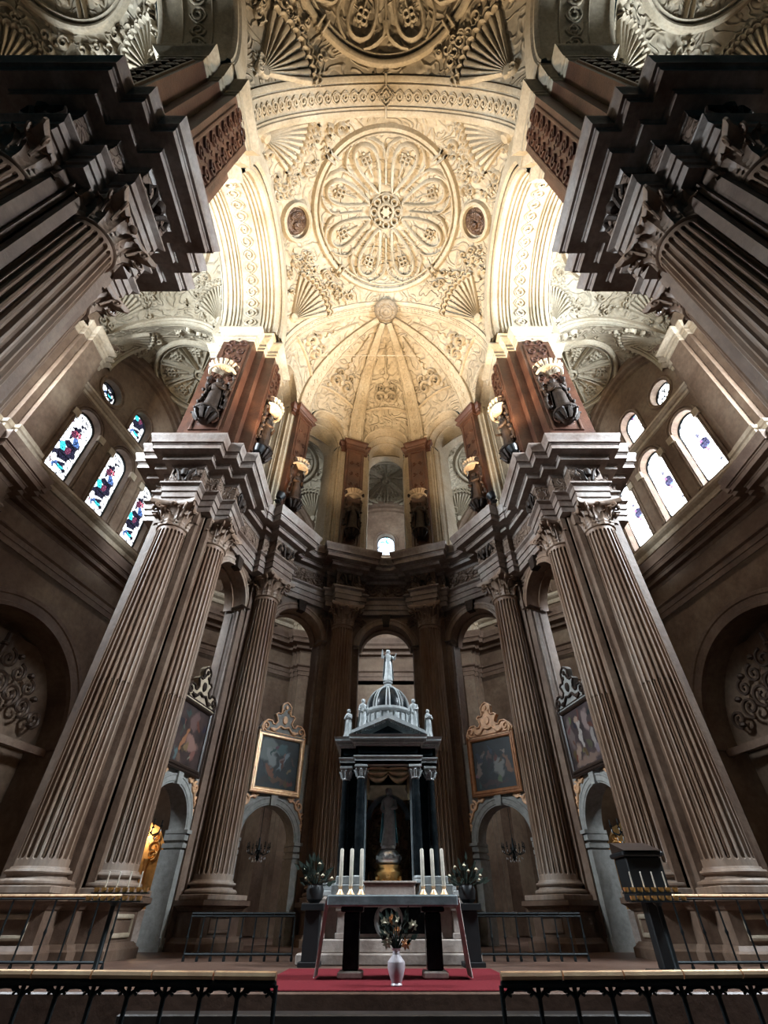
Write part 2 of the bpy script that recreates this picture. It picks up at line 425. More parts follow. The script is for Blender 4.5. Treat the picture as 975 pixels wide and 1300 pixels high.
def volute_mesh():
    m = MB(); pts = []; rr = []
    for i in range(26):                       # stem rising from the bell, then curling under the abacus corner
        t = i / 25
        if t < .35:
            k = t / .35; pts.append((.10 + .16 * k, 0, .42 + .42 * k)); rr.append(.030 + .01 * k)
        else:
            k = (t - .35) / .65; a = PI * .75 - k * PI * 3.1; q = .135 * (1 - .78 * k)
            pts.append((.355 + q * math.cos(a), 0, .80 + q * math.sin(a))); rr.append(.042 * (1 - .35 * k))
    m.tube(pts, rr, 6); return m.mesh('volute', True, 50)
VOL = volute_mesh()
LEAFMAT = {}
def make_column(mat, name='fluted_column'):
    t = link(name, None)
    b = ZPED
    m = MB(); s = .84
    m.bev(-s, s, -s, s, 0, .14, .015)
    m.lathe([(.60, .14), (.78, .15), (.82, .19), (.82, .23), (.78, .27), (.70, .28), (.67, .32), (.69, .36), (.74, .37), (.76, .40), (.74, .44), (.68, .45), (.66, .5), (.60, .5)], 40)
    m.obj('base', mat, t)
    shaft(ZSH0 - b, ZJ - b, .625, .615, True, True, False).obj('lower_shaft', mat, t, True, 28)
    shaft(ZJ - b, ZSH1 - b, .612, .545, False, False, True).obj('upper_shaft', mat, t, True, 28)
    z = ZSH1 - b
    MB().lathe([(.50, z - .02), (.57, z), (.60, z + .03), (.57, z + .06), (.54, z + .07)], 36).obj('astragal', mat, t)
    m = MB(); h = ZAR - ZSH1
    m.lathe([(.50, z + .05), (.47, z + .35), (.48, z + .7), (.58, z + h - .22), (.64, z + h - .17)], 28)
    ab = []
    for k in range(4):
        for i in range(7):
            u = i / 6 * 2 - 1; a = k * PI / 2
            d = .66 + .22 * u * u; e = u * .84
            ab.append((d * math.cos(a) - e * math.sin(a), d * math.sin(a) + e * math.cos(a)))
    m.rings([[(x * .93, y * .93, z + h - .18) for x, y in ab], [(x, y, z + h - .12) for x, y in ab], [(x, y, z + h) for x, y in ab]], True, True)
    cap = m.obj('capital', mat, t)
    for k in range(8):
        for me, off, rad in ((LEAF1, 0, .51), (LEAF2, .5, .46)):
            a = (k + off) * PI / 4
            lm = LEAFMAT.setdefault((me.name, mat), me.copy() if me.materials else me)
            o = link('acanthus_leaf', lm, mat, cap, (rad * math.cos(a), rad * math.sin(a), z + .06), a)
    for k in range(4):
        for da in (-.17, .17):
            a = PI / 4 + k * PI / 2 + da
            lm = LEAFMAT.setdefault(('v', mat), VOL.copy() if VOL.materials else VOL)
            link('volute', lm, mat, cap, (.54 * math.cos(a), .54 * math.sin(a), z + .06), a)
    for k in range(4):
        a = k * PI / 2
        o = MB().lathe([(.0, 0), (.07, .02), (.11, .07), (.09, .13), (.0, .17)], 10).obj('fleuron', mat, cap, True, 50, (.66 * math.cos(a), .66 * math.sin(a), z + h - .19))
    return t
colA = make_column('column_stone'); colB = make_column('apse_stone')
def place(proto, first, x, y, rz, label, group):
    o = proto if first else dup(proto, (0, 0, 0))
    o.location = (x, y, ZPED); o.rotation_euler[2] = rz
    return tag(o, label, 'column', group)
f1 = True; CO = 1.15
for s in (-1, 1):
    place(colA, f1, s * FAR[0], FAR[1] - CO, 0, 'tall fluted column on the nave-facing front of a far pier', 'front columns of the far piers'); f1 = False
    place(colA, False, s * (FAR[0] - CO), FAR[1], 0, 'tall fluted column on the choir side of a far pier, beside its front column', 'choir-side columns of the far piers')
    place(colA, False, s * (NEAR[0] - CO), NEAR[1], 0, 'close fluted column on the nave side of a near pier', 'nave-side columns of the near piers')
    place(colA, False, s * NEAR[0], NEAR[1] - CO, 0, 'close fluted column on the shadowed west face of a near pier', 'west columns of the near piers')
    place(colA, False, s * NEAR[0], NEAR[1] + CO, 0, 'close fluted column on the altar-facing back of a near pier', 'east columns of the near piers')
f1 = True
for s in (-1, 1):
    place(colB, f1, *pol(s * 59, RC), -R(s * 59), 'brown fluted apse column between the two framed paintings', 'apse columns between the paintings'); f1 = False
    place(colB, False, *pol(s * 20, RC), -R(s * 20), 'brown fluted apse column standing behind the marble altar canopy', 'apse columns behind the altar canopy')

# ------------------------------------------------------------------ piers, pedestals and entablatures
def cross(c, a, w, b):
    """cruciform outline with one step in each inner corner, counter-clockwise"""
    q = [(a, -w), (a, w), (b, w), (b, b), (w, b)]
    pts = []
    for k in range(4):
        ca, sa = round(math.cos(k * PI / 2)), round(math.sin(k * PI / 2))
        pts += [(c[0] + x * ca - y * sa, c[1] + x * sa + y * ca) for x, y in q]
    return pts
P_ARCH = [(-.6, ZAR), (0, ZAR), (0, ZAR + .27), (.05, ZAR + .27), (.05, ZAR + .56), (.10, ZAR + .56), (.10, ZAR + .82), (.16, ZAR + .86), (.22, ZAR + .9), (.22, ZAR + .97), (-.2, ZAR + .97)]
P_FRI = [(.03, ZAR + .96), (.03, ZAR + 1.92)]
P_COR = [(-.1, ZAR + 1.88), (.05, ZAR + 1.88), (.09, ZAR + 1.98), (.12, ZAR + 2.03), (.40, ZAR + 2.05), (.40, ZAR + 2.23), (.44, ZAR + 2.25), (.46, ZAR + 2.30), (.77, ZAR + 2.33), (.77, ZAR + 2.54), (.80, ZAR + 2.56), (.81, ZAR + 2.61), (.88, ZAR + 2.63), (.88, ZAR + 2.70), (.90, ZAR + 2.80), (.95, ZAR + 2.94), (.97, ZAR + 3.0), (.97, ZCO), (.3, ZCO + .08), (-1.2, ZCO + .08)]
P_PED = [(-.3, ZPL), (.34, ZPL), (.34, ZPL + .18), (.28, ZPL + .22), (.22, ZPL + .3), (.16, ZPL + .3), (.16, ZPED - .28), (.2, ZPED - .26), (.26, ZPED - .18), (.36, ZPED - .12), (.36, ZPED), (-.4, ZPED)]
P_PEDN = [(o, z if z > 1.2 else z - ZPL) for o, z in P_PED]
def entab(t, path, closed, scroll=True):
    MB().sweep(path, P_ARCH, closed).obj('architrave', 'cornice_stone', t, False)
    MB().sweep(path, P_FRI, closed).obj('frieze', 'frieze_stone', t, False)
    MB().sweep(path, P_COR, closed).obj('cornice', 'cornice_stone', t, True, 25)
def spiral(cx, cy, r, a0, turns, n=22, sgn=1):
    return [(cx + r * (1 - .82 * i / n) * math.cos(a0 + sgn * turns * 2 * PI * i / n), cy + r * (1 - .82 * i / n) * math.sin(a0 + sgn * turns * 2 * PI * i / n)) for i in range(n + 1)]
def scrollwork(F, L, h, mir=True):
    """symmetrical acanthus scrolls centred on u = 0"""
    m = MB(); n = max(1, int(L / h / 1.0))
    for s in (-1, 1):
        for i in range(n):
            cx = s * (i + .55) * L / n
            m.ridge(F, spiral(cx, h * .5 * (1 if i % 2 else .98), h * .40, R(90 + 180 * (i % 2)), 1.4, 20, s if i % 2 else -s), .045 * h + .012, .05)
            m.bump(F, [(cx + .12 * h * math.cos(q * PI / 4), h * .5 + .12 * h * math.sin(q * PI / 4)) for q in range(8)], .06)
    m.bump(F, [(.2 * h * math.cos(q * PI / 6) * (1 + .3 * (q % 2)), h * .5 + .3 * h * math.sin(q * PI / 6) * (1 + .3 * (q % 2))) for q in range(12)], .08)
    return m
def faceF(p, d, z0, out):
    """map for ornament on a vertical face: u along d, v up, h outward (to the right of d)"""
    d = Vector(d).normalized(); n = Vector((d.y, -d.x))
    return lambda u, v, h: (p[0] + d.x * u + n.x * (h + out), p[1] + d.y * u + n.y * (h + out), z0 + v)
TRN = [0]
def trophy_on_frieze(c, a, w, par):
    for k in range(4):
        ang = k * PI / 2
        n = Vector((round(math.cos(ang)), round(math.sin(ang)))); d = Vector((-n.y, n.x))
        F = faceF((c[0] + n.x * a, c[1] + n.y * a), d, ZAR + .98, .03)
        m = MB()
        for s in (-1, 1):
            m.tube([F(s * .12, .12, .10), F(s * .22, .5, .18), F(s * .40, .72, .16), F(s * .48, .45, .12), F(s * .34, .3, .12)], [.07, .08, .07, .06, .03], 6)
        m.lathe([(0, .3), (.12, .34), (.17, .5), (.13, .66), (0, .74)], 10, F(0, 0, .16)[:2] + (ZAR + .98,))
        m.obj('carved_trophy', 'sculpture_dark', par, True, 50)
for s in (-1, 1):
    for nm, c, pp in (('far', FAR, P_PED), ('near', NEAR, P_PEDN)):
        x, y = s * c[0], c[1]
        t = thing('stone_pier', ('cross-shaped stone pier at the mouth of the apse, with panelled pedestal' if nm == 'far' else 'dark cross-shaped stone pier of the nave, close by'), 'pier', (0, 0, 0), 0, nm + ' piers of the nave')
        z0 = ZPL if nm == 'far' else 0
        path = cross((x, y), .98, .80, .90)
        MB().sweep(path, [(0, ZPED), (0, ZAR)], True).obj('core', 'pier_stone', t, False)
        ped = MB().sweep(cross((x, y), CO + .48, .62, 1.0), pp, True).obj('pedestal', 'pier_stone', t, False)
        for k in range(4):           # raised panels on the pedestal faces
            n = Vector((round(math.cos(k * PI / 2)), round(math.sin(k * PI / 2)))); d = Vector((-n.y, n.x))
            F = faceF((x + n.x * (CO + .48), y + n.y * (CO + .48)), d, z0 + .42, .16)
            H = ZPED - .38 - z0 - .42
            MB().ridge(F, [(-.5, 0), (.5, 0), (.5, H), (-.5, H)], .05, .04, True).obj('panel_frame', 'ledge_stone', ped, False)
        # flat pilaster strips beside each column
        m = MB()
        for k in range(4):
            n = Vector((round(math.cos(k * PI / 2)), round(math.sin(k * PI / 2)))); d = Vector((-n.y, n.x))
            for q in (-1, 1):
                p = Vector((x, y)) + n * 1.03 + d * q * .70
                m.box(p.x - .1 - .04 * abs(n.x), p.x + .1 + .04 * abs(n.x), p.y - .1 - .04 * abs(n.y), p.y + .1 + .04 * abs(n.y), ZPED, ZAR)
        m.obj('pilaster_strips', 'pier_stone', t, False)
        TRN[0] += 1
        e = thing('trim_%d' % TRN[0], ('moulded stepped entablature crowning a far pier beside the apse' if nm == 'far' else 'dark heavy stepped entablature on a near pier, seen from below'), 'entablature', (0, 0, 0), 0, 'entablatures of the ' + nm + ' piers', 'structure')
        path = cross((x, y), 1.72, .62, 1.17)
        entab(e, path, True); trophy_on_frieze((x, y), 1.72, .62, e)
        # upper pier carrying the arches
        u = thing('upper_pier', ('tall panelled upper pier with a carved figure, above a far pier cornice' if nm == 'far' else 'shadowed upper pier with scroll panel above a near pier cornice'), 'pier', (0, 0, 0), 0, 'upper piers over the ' + nm + ' piers')
        ar, aw, ab = 1.86, .86, 1.28
        path = cross((x, y), ar, aw, ab)
        pm = 'red_stone'
        MB().sweep(path, [(.12, ZCO), (.12, ZCO + .55), (.05, ZCO + .65), (0, ZCO + .65), (0, ZIM - 1.0)], True).obj('core', pm, u, False)
        MB().sweep(path, [(0, ZIM - 1.05), (.05, ZIM - 1.0), (.05, ZIM - .78), (.10, ZIM - .75), (.10, ZIM - .5), (.20, ZIM - .36), (.34, ZIM - .2), (.38, ZIM - .12), (.38, ZIM), (-1.9, ZIM + .02)], True).obj('impost', 'vault_trim', u, False)
        MB().prism(cross((x, y), 1.84, .84, 1.80 if nm == 'far' else 1.7), ZIM, ZIM + 4.5).obj('haunch', 'vault_trim', u, False)
        for k in range(4):
            n = Vector((round(math.cos(k * PI / 2)), round(math.sin(k * PI / 2)))); d = Vector((-n.y, n.x))
            F = faceF((x + n.x * ar, y + n.y * ar), d, ZCO + 1.2, 0)
            H = ZIM - 1.5 - ZCO - 1.2
            pf = MB().ridge(F, [(-.62, 0), (.62, 0), (.62, H), (-.62, H)], .07, .06, True).obj('panel_frame', pm, u, False)
            F2 = faceF((x + n.x * ar, y + n.y * ar), (0, 0, 1) if False else d, ZCO + 1.5, 0)
            m = MB()
            for j in range(9):
                for q in (-1, 1):
                    m.ridge(F2, spiral(q * .27, .5 + j * .85, .27, R(-90), 1.3, 14, q), .05, .08)
                m.bump(F2, [(.1 * math.cos(z * PI / 3), .9 + j * .85 + .16 * math.sin(z * PI / 3)) for z in range(6)], .06)
            m.obj('panel_scrollwork', 'red_stone', pf, True, 50)

# apse ring: architrave path with a stepped break over every column
Rw, Rr = 6.72, 5.9
def tr(a, r, t):
    p = pol(a, r); return (p[0] + t * math.cos(R(a)), p[1] - t * math.sin(R(a)))
path = [pol(-91, 7.0)]
for a in (-59, -20, 20, 59):
    path += [tr(a, Rw, -1.05), tr(a, Rw - .34, -1.05), tr(a, Rw - .34, -.64), tr(a, Rr, -.64), tr(a, Rr, .64), tr(a, Rw - .34, .64), tr(a, Rw - .34, 1.05), tr(a, Rw, 1.05)]
path.append(pol(91, 7.0))
e = thing('trim_5', 'long curved entablature running round the apse above the altar', 'entablature', kind='structure')
entab(e, path, False)
for a in (-59, -20, 20, 59):
    F = lambda u, v, h, a=a: tr(a, Rr - .03 - h, u) + (ZAR + .98 + v,)
    m = MB()
    for s in (-1, 1): m.tube([F(s * .12, .12, .10), F(s * .22, .5, .18), F(s * .40, .72, .16), F(s * .48, .45, .12), F(s * .34, .3, .12)], [.07, .08, .07, .06, .03], 6)
    m.lathe([(0, .3), (.12, .34), (.17, .5), (.13, .66), (0, .74)], 10, F(0, 0, .16)[:2] + (ZAR + .98,))
    m.obj('carved_trophy', 'sculpture_dark', e, True, 50)
for i in range(5):
    a0 = VA[i]; a1 = VA[i + 1]
    p0 = Vector(tr(a0, Rw, 1.05)) if i else Vector(pol(-89, 7.0)); p1 = Vector(tr(a1, Rw, -1.05)) if i < 4 else Vector(pol(89, 7.0))
    mid = (p0 + p1) / 2; d = (p1 - p0)
    scrollwork(faceF(mid, d, ZAR + .98, .03), d.length / 2 - .1, .9).obj('frieze_scrollwork', 'frieze_stone', e, True, 50)

# ------------------------------------------------------------------ vaults
ceil = thing('ceiling', 'carved cream and brown stone vaults of the church', 'ceiling', kind='structure')
class Sail:
    """hemispherical sail vault; F maps distances measured over the surface from its crown"""
    def __init__(s, cx, cy, zs, Rs, rot=0): s.c = (cx, cy); s.zs = zs; s.Rs = Rs; s.ca = math.cos(rot); s.sa = math.sin(rot)
    def F(s, u, v, h=0):
        d = math.hypot(u, v)
        if d < 1e-6: return (s.c[0], s.c[1], s.zs + s.Rs - h)
        k = min(d / s.Rs, PI / 2)
        q = (s.Rs - h) * math.sin(k) / d
        x, y = u * q, v * q
        return (s.c[0] + x * s.ca - y * s.sa, s.c[1] + x * s.sa + y * s.ca, s.zs + (s.Rs - h) * math.cos(k))
    def z(s, x, y): return s.zs + math.sqrt(max(0, s.Rs ** 2 - (x - s.c[0]) ** 2 - (y - s.c[1]) ** 2))
    def uv(s, x, y):
        """surface coordinates of the point above plan point (x, y)"""
        dx, dy = x - s.c[0], y - s.c[1]; x2 = dx * s.ca + dy * s.sa; y2 = -dx * s.sa + dy * s.ca
        d = math.hypot(x2, y2)
        if d < 1e-6: return (0, 0)
        k = s.Rs * math.asin(min(1, d / s.Rs)) / d
        return (x2 * k, y2 * k)
def circ(r, n=64, cx=0, cy=0, sx=1, sy=1): return [(cx + sx * r * math.cos(2 * PI * i / n), cy + sy * r * math.sin(2 * PI * i / n)) for i in range(n)]
def rotp(pts, a, ox=0, oy=0): return [(ox + x * math.cos(a) - y * math.sin(a), oy + x * math.sin(a) + y * math.cos(a)) for x, y in pts]
def shell_orn(F, ax, ay, ang, L, spread, n, mat, par, name='shell'):
    m = MB()
    for i in range(n):
        a = ang + (i / (n - 1) - .5) * spread
        m.ridge(F, [(ax + d * math.cos(a), ay + d * math.sin(a)) for d in [L * (.16 + .8 * k / 7) for k in range(8)]], [.03 + .10 * L / 3 * k / 7 for k in range(8)], .13)
    pts = []
    for i in range(n * 6 + 1):
        t = i / (n * 6); a = ang + (t - .5) * spread * 1.08
        d = L * (1.0 + .05 * abs(math.sin(t * PI * n)))
        pts.append((ax + d * math.cos(a), ay + d * math.sin(a)))
    m.ridge(F, pts, .09, .16)
    m.ridge(F, [(ax + (x - ax) * 1.09, ay + (y - ay) * 1.09) for x, y in pts[::2]], .06, .10)
    m.bump(F, circ(.26 * L / 3 + .1, 10, ax + .1 * L * math.cos(ang), ay + .1 * L * math.sin(ang)), .22)
    return m.obj(name, mat, par, True, 50)
def foliage(F, ok, n, box, mat, par, seed, name='foliage'):
    rnd = random.Random(seed); m = MB(); k = 0; tries = 0
    while k < n and tries < n * 40:
        tries += 1
        x = rnd.uniform(box[0], box[1]); y = rnd.uniform(box[2], box[3]); r = rnd.uniform(.16, .42)
        if not ok(x, y, r): continue
        k += 1; a = rnd.uniform(0, 2 * PI)
        m.ridge(F, spiral(x, y, r, a, rnd.uniform(.8, 1.5), 14, rnd.choice((-1, 1))), [.075 - .04 * i / 14 for i in range(15)], .13)
        for q in range(rnd.randint(1, 3)):
            b = rnd.uniform(0, 2 * PI); l = rnd.uniform(.18, .36); w = l * .3
            leaf = rotp([(0, 0), (l * .3, w), (l * .55, w * .7), (l, 0), (l * .55, -w * .7), (l * .3, -w)], b, x + r * .8 * math.cos(b), y + r * .8 * math.sin(b))
            m.bump(F, leaf, .14)
    o = m.obj(name, mat, par, True, 60); o['kind'] = 'stuff'
    return o
def motif(F, x, y, a, sc, mat, par, name='petal_motif'):
    """little flower cross of four lobes with a stem pointing back along -a"""
    m = MB()
    for q in range(4):
        b = a + q * PI / 2 + PI / 4
        m.ridge(F, circ(.20 * sc, 10, x + .24 * sc * math.cos(b), y + .24 * sc * math.sin(b)), .065 * sc, .12, True)
    for q in range(3):
        b = a + (q - 1) * .9
        m.bump(F, circ(.13 * sc, 7, x + .52 * sc * math.cos(b), y + .52 * sc * math.sin(b)), .13)
    m.bump(F, circ(.12 * sc, 8, x, y), .16)
    m.ridge(F, [(x - d * sc * math.cos(a), y - d * sc * math.sin(a)) for d in (.35, .7, 1.1, 1.5)], [.09 * sc, .07 * sc, .05 * sc, .02 * sc], .10)
    return m.obj(name, mat, par, True, 50)
def base_patch(S, poly, nu, nv, mat, name, extra=0):
    """poly: four plan corners, bilinear"""
    p = [Vector(q) for q in poly]
    def fn(u, v):
        q = (p[0] * (1 - u) + p[1] * u) * (1 - v) + (p[3] * (1 - u) + p[2] * u) * v
        return (q.x, q.y, S.z(q.x, q.y))
    return MB().grid(fn, nu, nv).obj(name, mat, ceil, True, 80)

def nave_vault(cy, hx, hy, mat, trim, seed, name, full=True):
    S = Sail(0, cy, ZIM, math.hypot(hx, hy)); F = S.F
    v = base_patch(S, [(-hx, cy - hy), (hx, cy - hy), (hx, cy + hy), (-hx, cy + hy)], 64, 48, mat, name)
    r2 = 4.62
    m = MB()
    for r, w, h in ((r2, .15, .16), (r2 - .34, .07, .10)): m.ridge(F, circ(r, 96), w, h, True)
    m.obj('rosette_ring', trim, v, True, 50)
    for k in range(8):
        a = k * PI / 4 + PI / 8
        pet = []
        for i in range(40):                       # teardrop petal
            t = i / 40 * 2 * PI
            d = 2.55 - 1.42 * math.cos(t); w = .92 * math.sin(t) * (.62 - .38 * math.cos(t))
            pet.append((d * math.cos(a) - w * math.sin(a), d * math.sin(a) + w * math.cos(a)))
        MB().ridge(F, pet, .085, .17, True).obj('petal', trim, v, True, 50)
        motif(F, 3.05 * math.cos(a), 3.05 * math.sin(a), a, .72, trim, v)
        # forked rib between two petals, running out to the ring
        b = a + PI / 8; m = MB()
        for s in (-1, 1):
            m.ridge(F, [(d * math.cos(b + s * q), d * math.sin(b + s * q)) for d, q in ((3.0, .03), (3.3, .02), (3.6, .05), (3.85, .12), (4.1, .2), (4.26, .28))], .07, .14)
        m.ridge(F, [(d * math.cos(b), d * math.sin(b)) for d in (1.5, 2.0, 2.5, 3.0, 3.3)], .06, .13)
        m.obj('forked_rib', trim, v, True, 50)
        if k % 2 == 0:
            m = MB(); c0 = a + PI / 8 + (0 if k % 4 else 0)
            for d in (-.16, .16): m.ridge(F, [((r2 + q) * math.cos(c0 + d / r2), (r2 + q) * math.sin(c0 + d / r2)) for q in (-.35, -.1, .15, .32)], .08, .24)
            m.obj('ring_clasp', trim, v, True, 50)
    m = MB()
    m.ridge(F, circ(.48, 24), .10, .26, True); m.ridge(F, circ(1.0, 32), .05, .12, True)
    for k in range(8):
        a = k * PI / 4; m.ridge(F, circ(.20, 12, .76 * math.cos(a), .76 * math.sin(a)), .06, .20, True)
    m.bump(F, circ(.30, 12), .40)
    for k in range(6): m.bump(F, circ(.09, 7, .28 * math.cos(k * PI / 3), .28 * math.sin(k * PI / 3)), .42)
    m.obj('central_flower', trim, v, True, 50)
    for sx in (-1, 1):
        for sy in (-1, 1):
            au, av = S.uv(sx * hx * .93, cy + sy * hy * .94)
            ang = math.atan2(-av, -au) + sx * sy * -.12
            shell_orn(F, au, av, ang, 3.2, 1.05, 9, trim, v)
    for sx in (-1, 1):
        mu = sx * 5.95; m = MB()
        m.ridge(F, circ(.98, 28, mu, -.05, .95, 1.1), .15, .20, True)
        m.ridge(F, [(mu + sx * 1.25, -1.6), (mu + sx * 1.3, 0), (mu + sx * 1.25, 1.6)], .08, .14)
        md = m.obj('medallion', trim, v, True, 50)
        m = MB(); m.bump(F, circ(.84, 20, mu, -.05), .10); m.bump(F, circ(.27, 10, mu - .05, .16), .34); m.bump(F, circ(.46, 10, mu + .05, -.4, 1.1, .6), .26)
        m.obj('medallion_head', 'medallion_dark', v, True, 50)
    def ok(x, y, r):
        d = math.hypot(x, y)
        if d < r2 + .3 + r: return False
        px, py, pz = F(x, y)
        if abs(px) > hx - .35 or abs(py - cy) > hy - .3: return False
        if abs(abs(x) - 5.95) < 1.4 and abs(y) < 1.5: return False
        for sx in (-1, 1):
            for sy in (-1, 1):
                au, av = S.uv(sx * hx * .93, cy + sy * hy * .94)
                if math.hypot(x - au, y - av) < 3.3 + r * .6 and abs((math.atan2(y - av, x - au) - math.atan2(-av, -au) + PI) % (2 * PI) - PI) < .62: return False
        return True
    foliage(F, ok, 90, (-9, 9, -7.5, 7.5), trim, v, seed)
    return v
nave_vault(9.53, 6.42, 4.88, 'vault_stone', 'vault_trim', 5, 'choir_vault')
nave_vault(-1.6, 6.0, 4.62, 'vault_stone', 'vault_trim', 6, 'crossing_vault')

def ring_vault(S, poly, rr, spokes, mat, trim, name, seed, corners, nfol, box, shl=2.0):
    """sail vault with a spoked ring, one flower motif in each sector and shells in the corners"""
    F = S.F
    v = base_patch(S, poly, 40, 40, mat, name)
    m = MB(); m.ridge(F, circ(rr, 72), .14, .18, True); m.ridge(F, circ(rr - .32, 72), .06, .12, True); m.obj('rosette_ring', trim, v, True, 50)
    m = MB(); m.ridge(F, circ(.34, 20), .09, .2, True); m.bump(F, circ(.22, 10), .3); m.obj('central_flower', trim, v, True, 50)
    for k in range(spokes):
        a = 2 * PI * k / spokes
        m = MB()
        for s in (-1, 1): m.ridge(F, [(d * math.cos(a) - s * w * math.sin(a), d * math.sin(a) + s * w * math.cos(a)) for d, w in ((.5, .05), (rr * .5, .10), (rr - .35, .16))], .055, .16)
        m.obj('spoke', trim, v, True, 50)
        b = a + PI / spokes
        motif(F, rr * .66 * math.cos(b), rr * .66 * math.sin(b), b, rr * .24, trim, v, 'sector_motif')
    for (px, py, L) in corners:
        au, av = S.uv(px, py)
        shell_orn(F, au, av, math.atan2(-av, -au), L, 1.1, 9, trim, v)
    def inside(px, py):
        s = None
        for i in range(4):
            a, b = poly[i], poly[(i + 1) % 4]
            q = (b[0] - a[0]) * (py - a[1]) - (b[1] - a[1]) * (px - a[0])
            if s is None: s = q > 0
            elif (q > 0) != s: return False
        return True
    def ok(x, y, r):
        if math.hypot(x, y) < rr + .25 + r: return False
        px, py, pz = F(x, y)
        if not inside(px, py): return False
        for (qx, qy, L) in corners:
            au, av = S.uv(qx, qy)
            if math.hypot(x - au, y - av) < L + r * .5 and abs((math.atan2(y - av, x - au) - math.atan2(-av, -au) + PI) % (2 * PI) - PI) < .6: return False
        return True
    foliage(F, ok, nfol, box, trim, v, seed)
    return v
XA0, XA1 = 9.9, 17.5
for s in (-1, 1):
    for (y0, y1, sd) in ((4.6, 14.4, 11), (-6.4, 3.1, 12)):
        cx, cy = s * (XA0 + XA1) / 2, (y0 + y1) / 2; hx, hy = (XA1 - XA0) / 2, (y1 - y0) / 2
        S = Sail(cx, cy, ZIM, math.hypot(hx, hy))
        po = [(cx - hx, y0), (cx + hx, y0), (cx + hx, y1), (cx - hx, y1)]
        ring_vault(S, po, 3.35, 8, 'vault_stone', 'vault_trim', 'aisle_vault', sd + s, [(cx + a * hx * .9, cy + b * hy * .93, 2.5) for a in (-1, 1) for b in (-1, 1)], 50, (-7, 7, -7, 7))
RV = 17.7
for i in range(5):
    a0, a1 = VA[i], VA[i + 1]; am = (a0 + a1) / 2; ha = (a1 - a0) / 2
    ri, ro = 8.0, RV
    xi, yi = ri * math.sin(R(ha)), ri * math.cos(R(ha)); xo, yo = ro * math.sin(R(ha)), ro * math.cos(R(ha))
    y0 = (xo * xo + yo * yo - xi * xi - yi * yi) / (2 * (yo - yi)); Rs = math.hypot(xi, yi - y0)
    c = pol(am, y0)
    S = Sail(c[0], c[1], ZAMB, Rs, -R(am))
    po = [pol(a0, 8.3), pol(a1, 8.3), pol(a1, ro), pol(a0, ro)]
    if i in (0, 4):          # the first and last bays run up to the straight cross arches
        k = 1 if i == 0 else 0
    cr = [(*pol(a0 + 2.2, ro - .8), 2.6), (*pol(a1 - 2.2, ro - .8), 2.6)]
    ring_vault(S, po, 3.0, 8, 'vault_stone', 'vault_trim', 'ambulatory_vault', 30 + i, cr, 30, (-6, 6, -6, 6))

# ------------------------------------------------------------------ arches
def arch_part(name, c, du, dd, half, r, r_out, mat, trim, par=ceil, orn=True, n=36, dia=False):
    """broad arch with stepped edges and a sunk ornamental soffit band"""
    e = half
    prof = [(-e, r_out), (-e, r + .22), (-e + .10, r + .16), (-e + .10, r + .05), (-e + .22, r), (-e + .30, r), (-e + .34, r + .07), (e - .34, r + .07), (e - .30, r), (e - .22, r), (e - .10, r + .05), (e - .10, r + .16), (e, r + .22), (e, r_out)]
    a = MB().arch(c, du, dd, prof, n).obj(name, mat, par, True, 30)
    if orn:
        c = Vector(c); du = Vector(du); dd = Vector(dd); up = Vector((0, 0, 1)); q = r + .07
        def F(u, v, h): t = u / q; return c + (du * math.cos(t) + up * math.sin(t)) * (q - h) + dd * v
        m = MB(); L = PI * q; w = min(e - .42, .62); k = int(L / (2.1 * w)); st = L / k
        for i in range(k):
            u0 = (i + .5) * st
            for s in (-1, 1):
                m.ridge(F, spiral(u0 + s * st * .24, 0, min(w * .85, st * .25), R(90), 1.4, 14, s), .05, .085)
            m.bump(F, [(u0 + .10 * math.cos(z * PI / 3), .16 * math.sin(z * PI / 3)) for z in range(6)], .07)
        for s in (-1, 1): m.ridge(F, [(L * q / 80, s * (w * .98)) for q in range(81)], .035, .07)
        for s in (-1, 1): m.ridge(F, [(L * q / (k * 8), s * w * .55 * math.sin(q * PI / 4)) for q in range(k * 8 + 1)], .035, .06)
        m.obj('soffit_scrollwork', trim, a, True, 50)
        m = MB(); d = w * .95
        if not dia: return a
        for sc in (1, .55): m.ridge(F, [(L / 2 + d * sc, 0), (L / 2, d * sc), (L / 2 - d * sc, 0), (L / 2, -d * sc)], .05, .10, True)
        m.ridge(F, [(L / 2, -e), (L / 2, -w)], .06, .10); m.ridge(F, [(L / 2, w), (L / 2, e)], .06, .10)
        m.obj('soffit_diamond', trim, a, False)
    return a
X, Y = (1, 0, 0), (0, 1, 0)
arch_part('transverse_arch', (0, NEAR[1], ZIM), X, Y, .86, NEAR[0] - 1.88, NEAR[0] - 1.2, 'vault_trim', 'vault_trim', n=48, dia=True)
arch_part('apse_arch', (0, 14.9, ZIM), X, Y, .55, FAR[0] - 1.95, FAR[0] - 1.4, 'vault_trim', 'vault_trim', n=48)
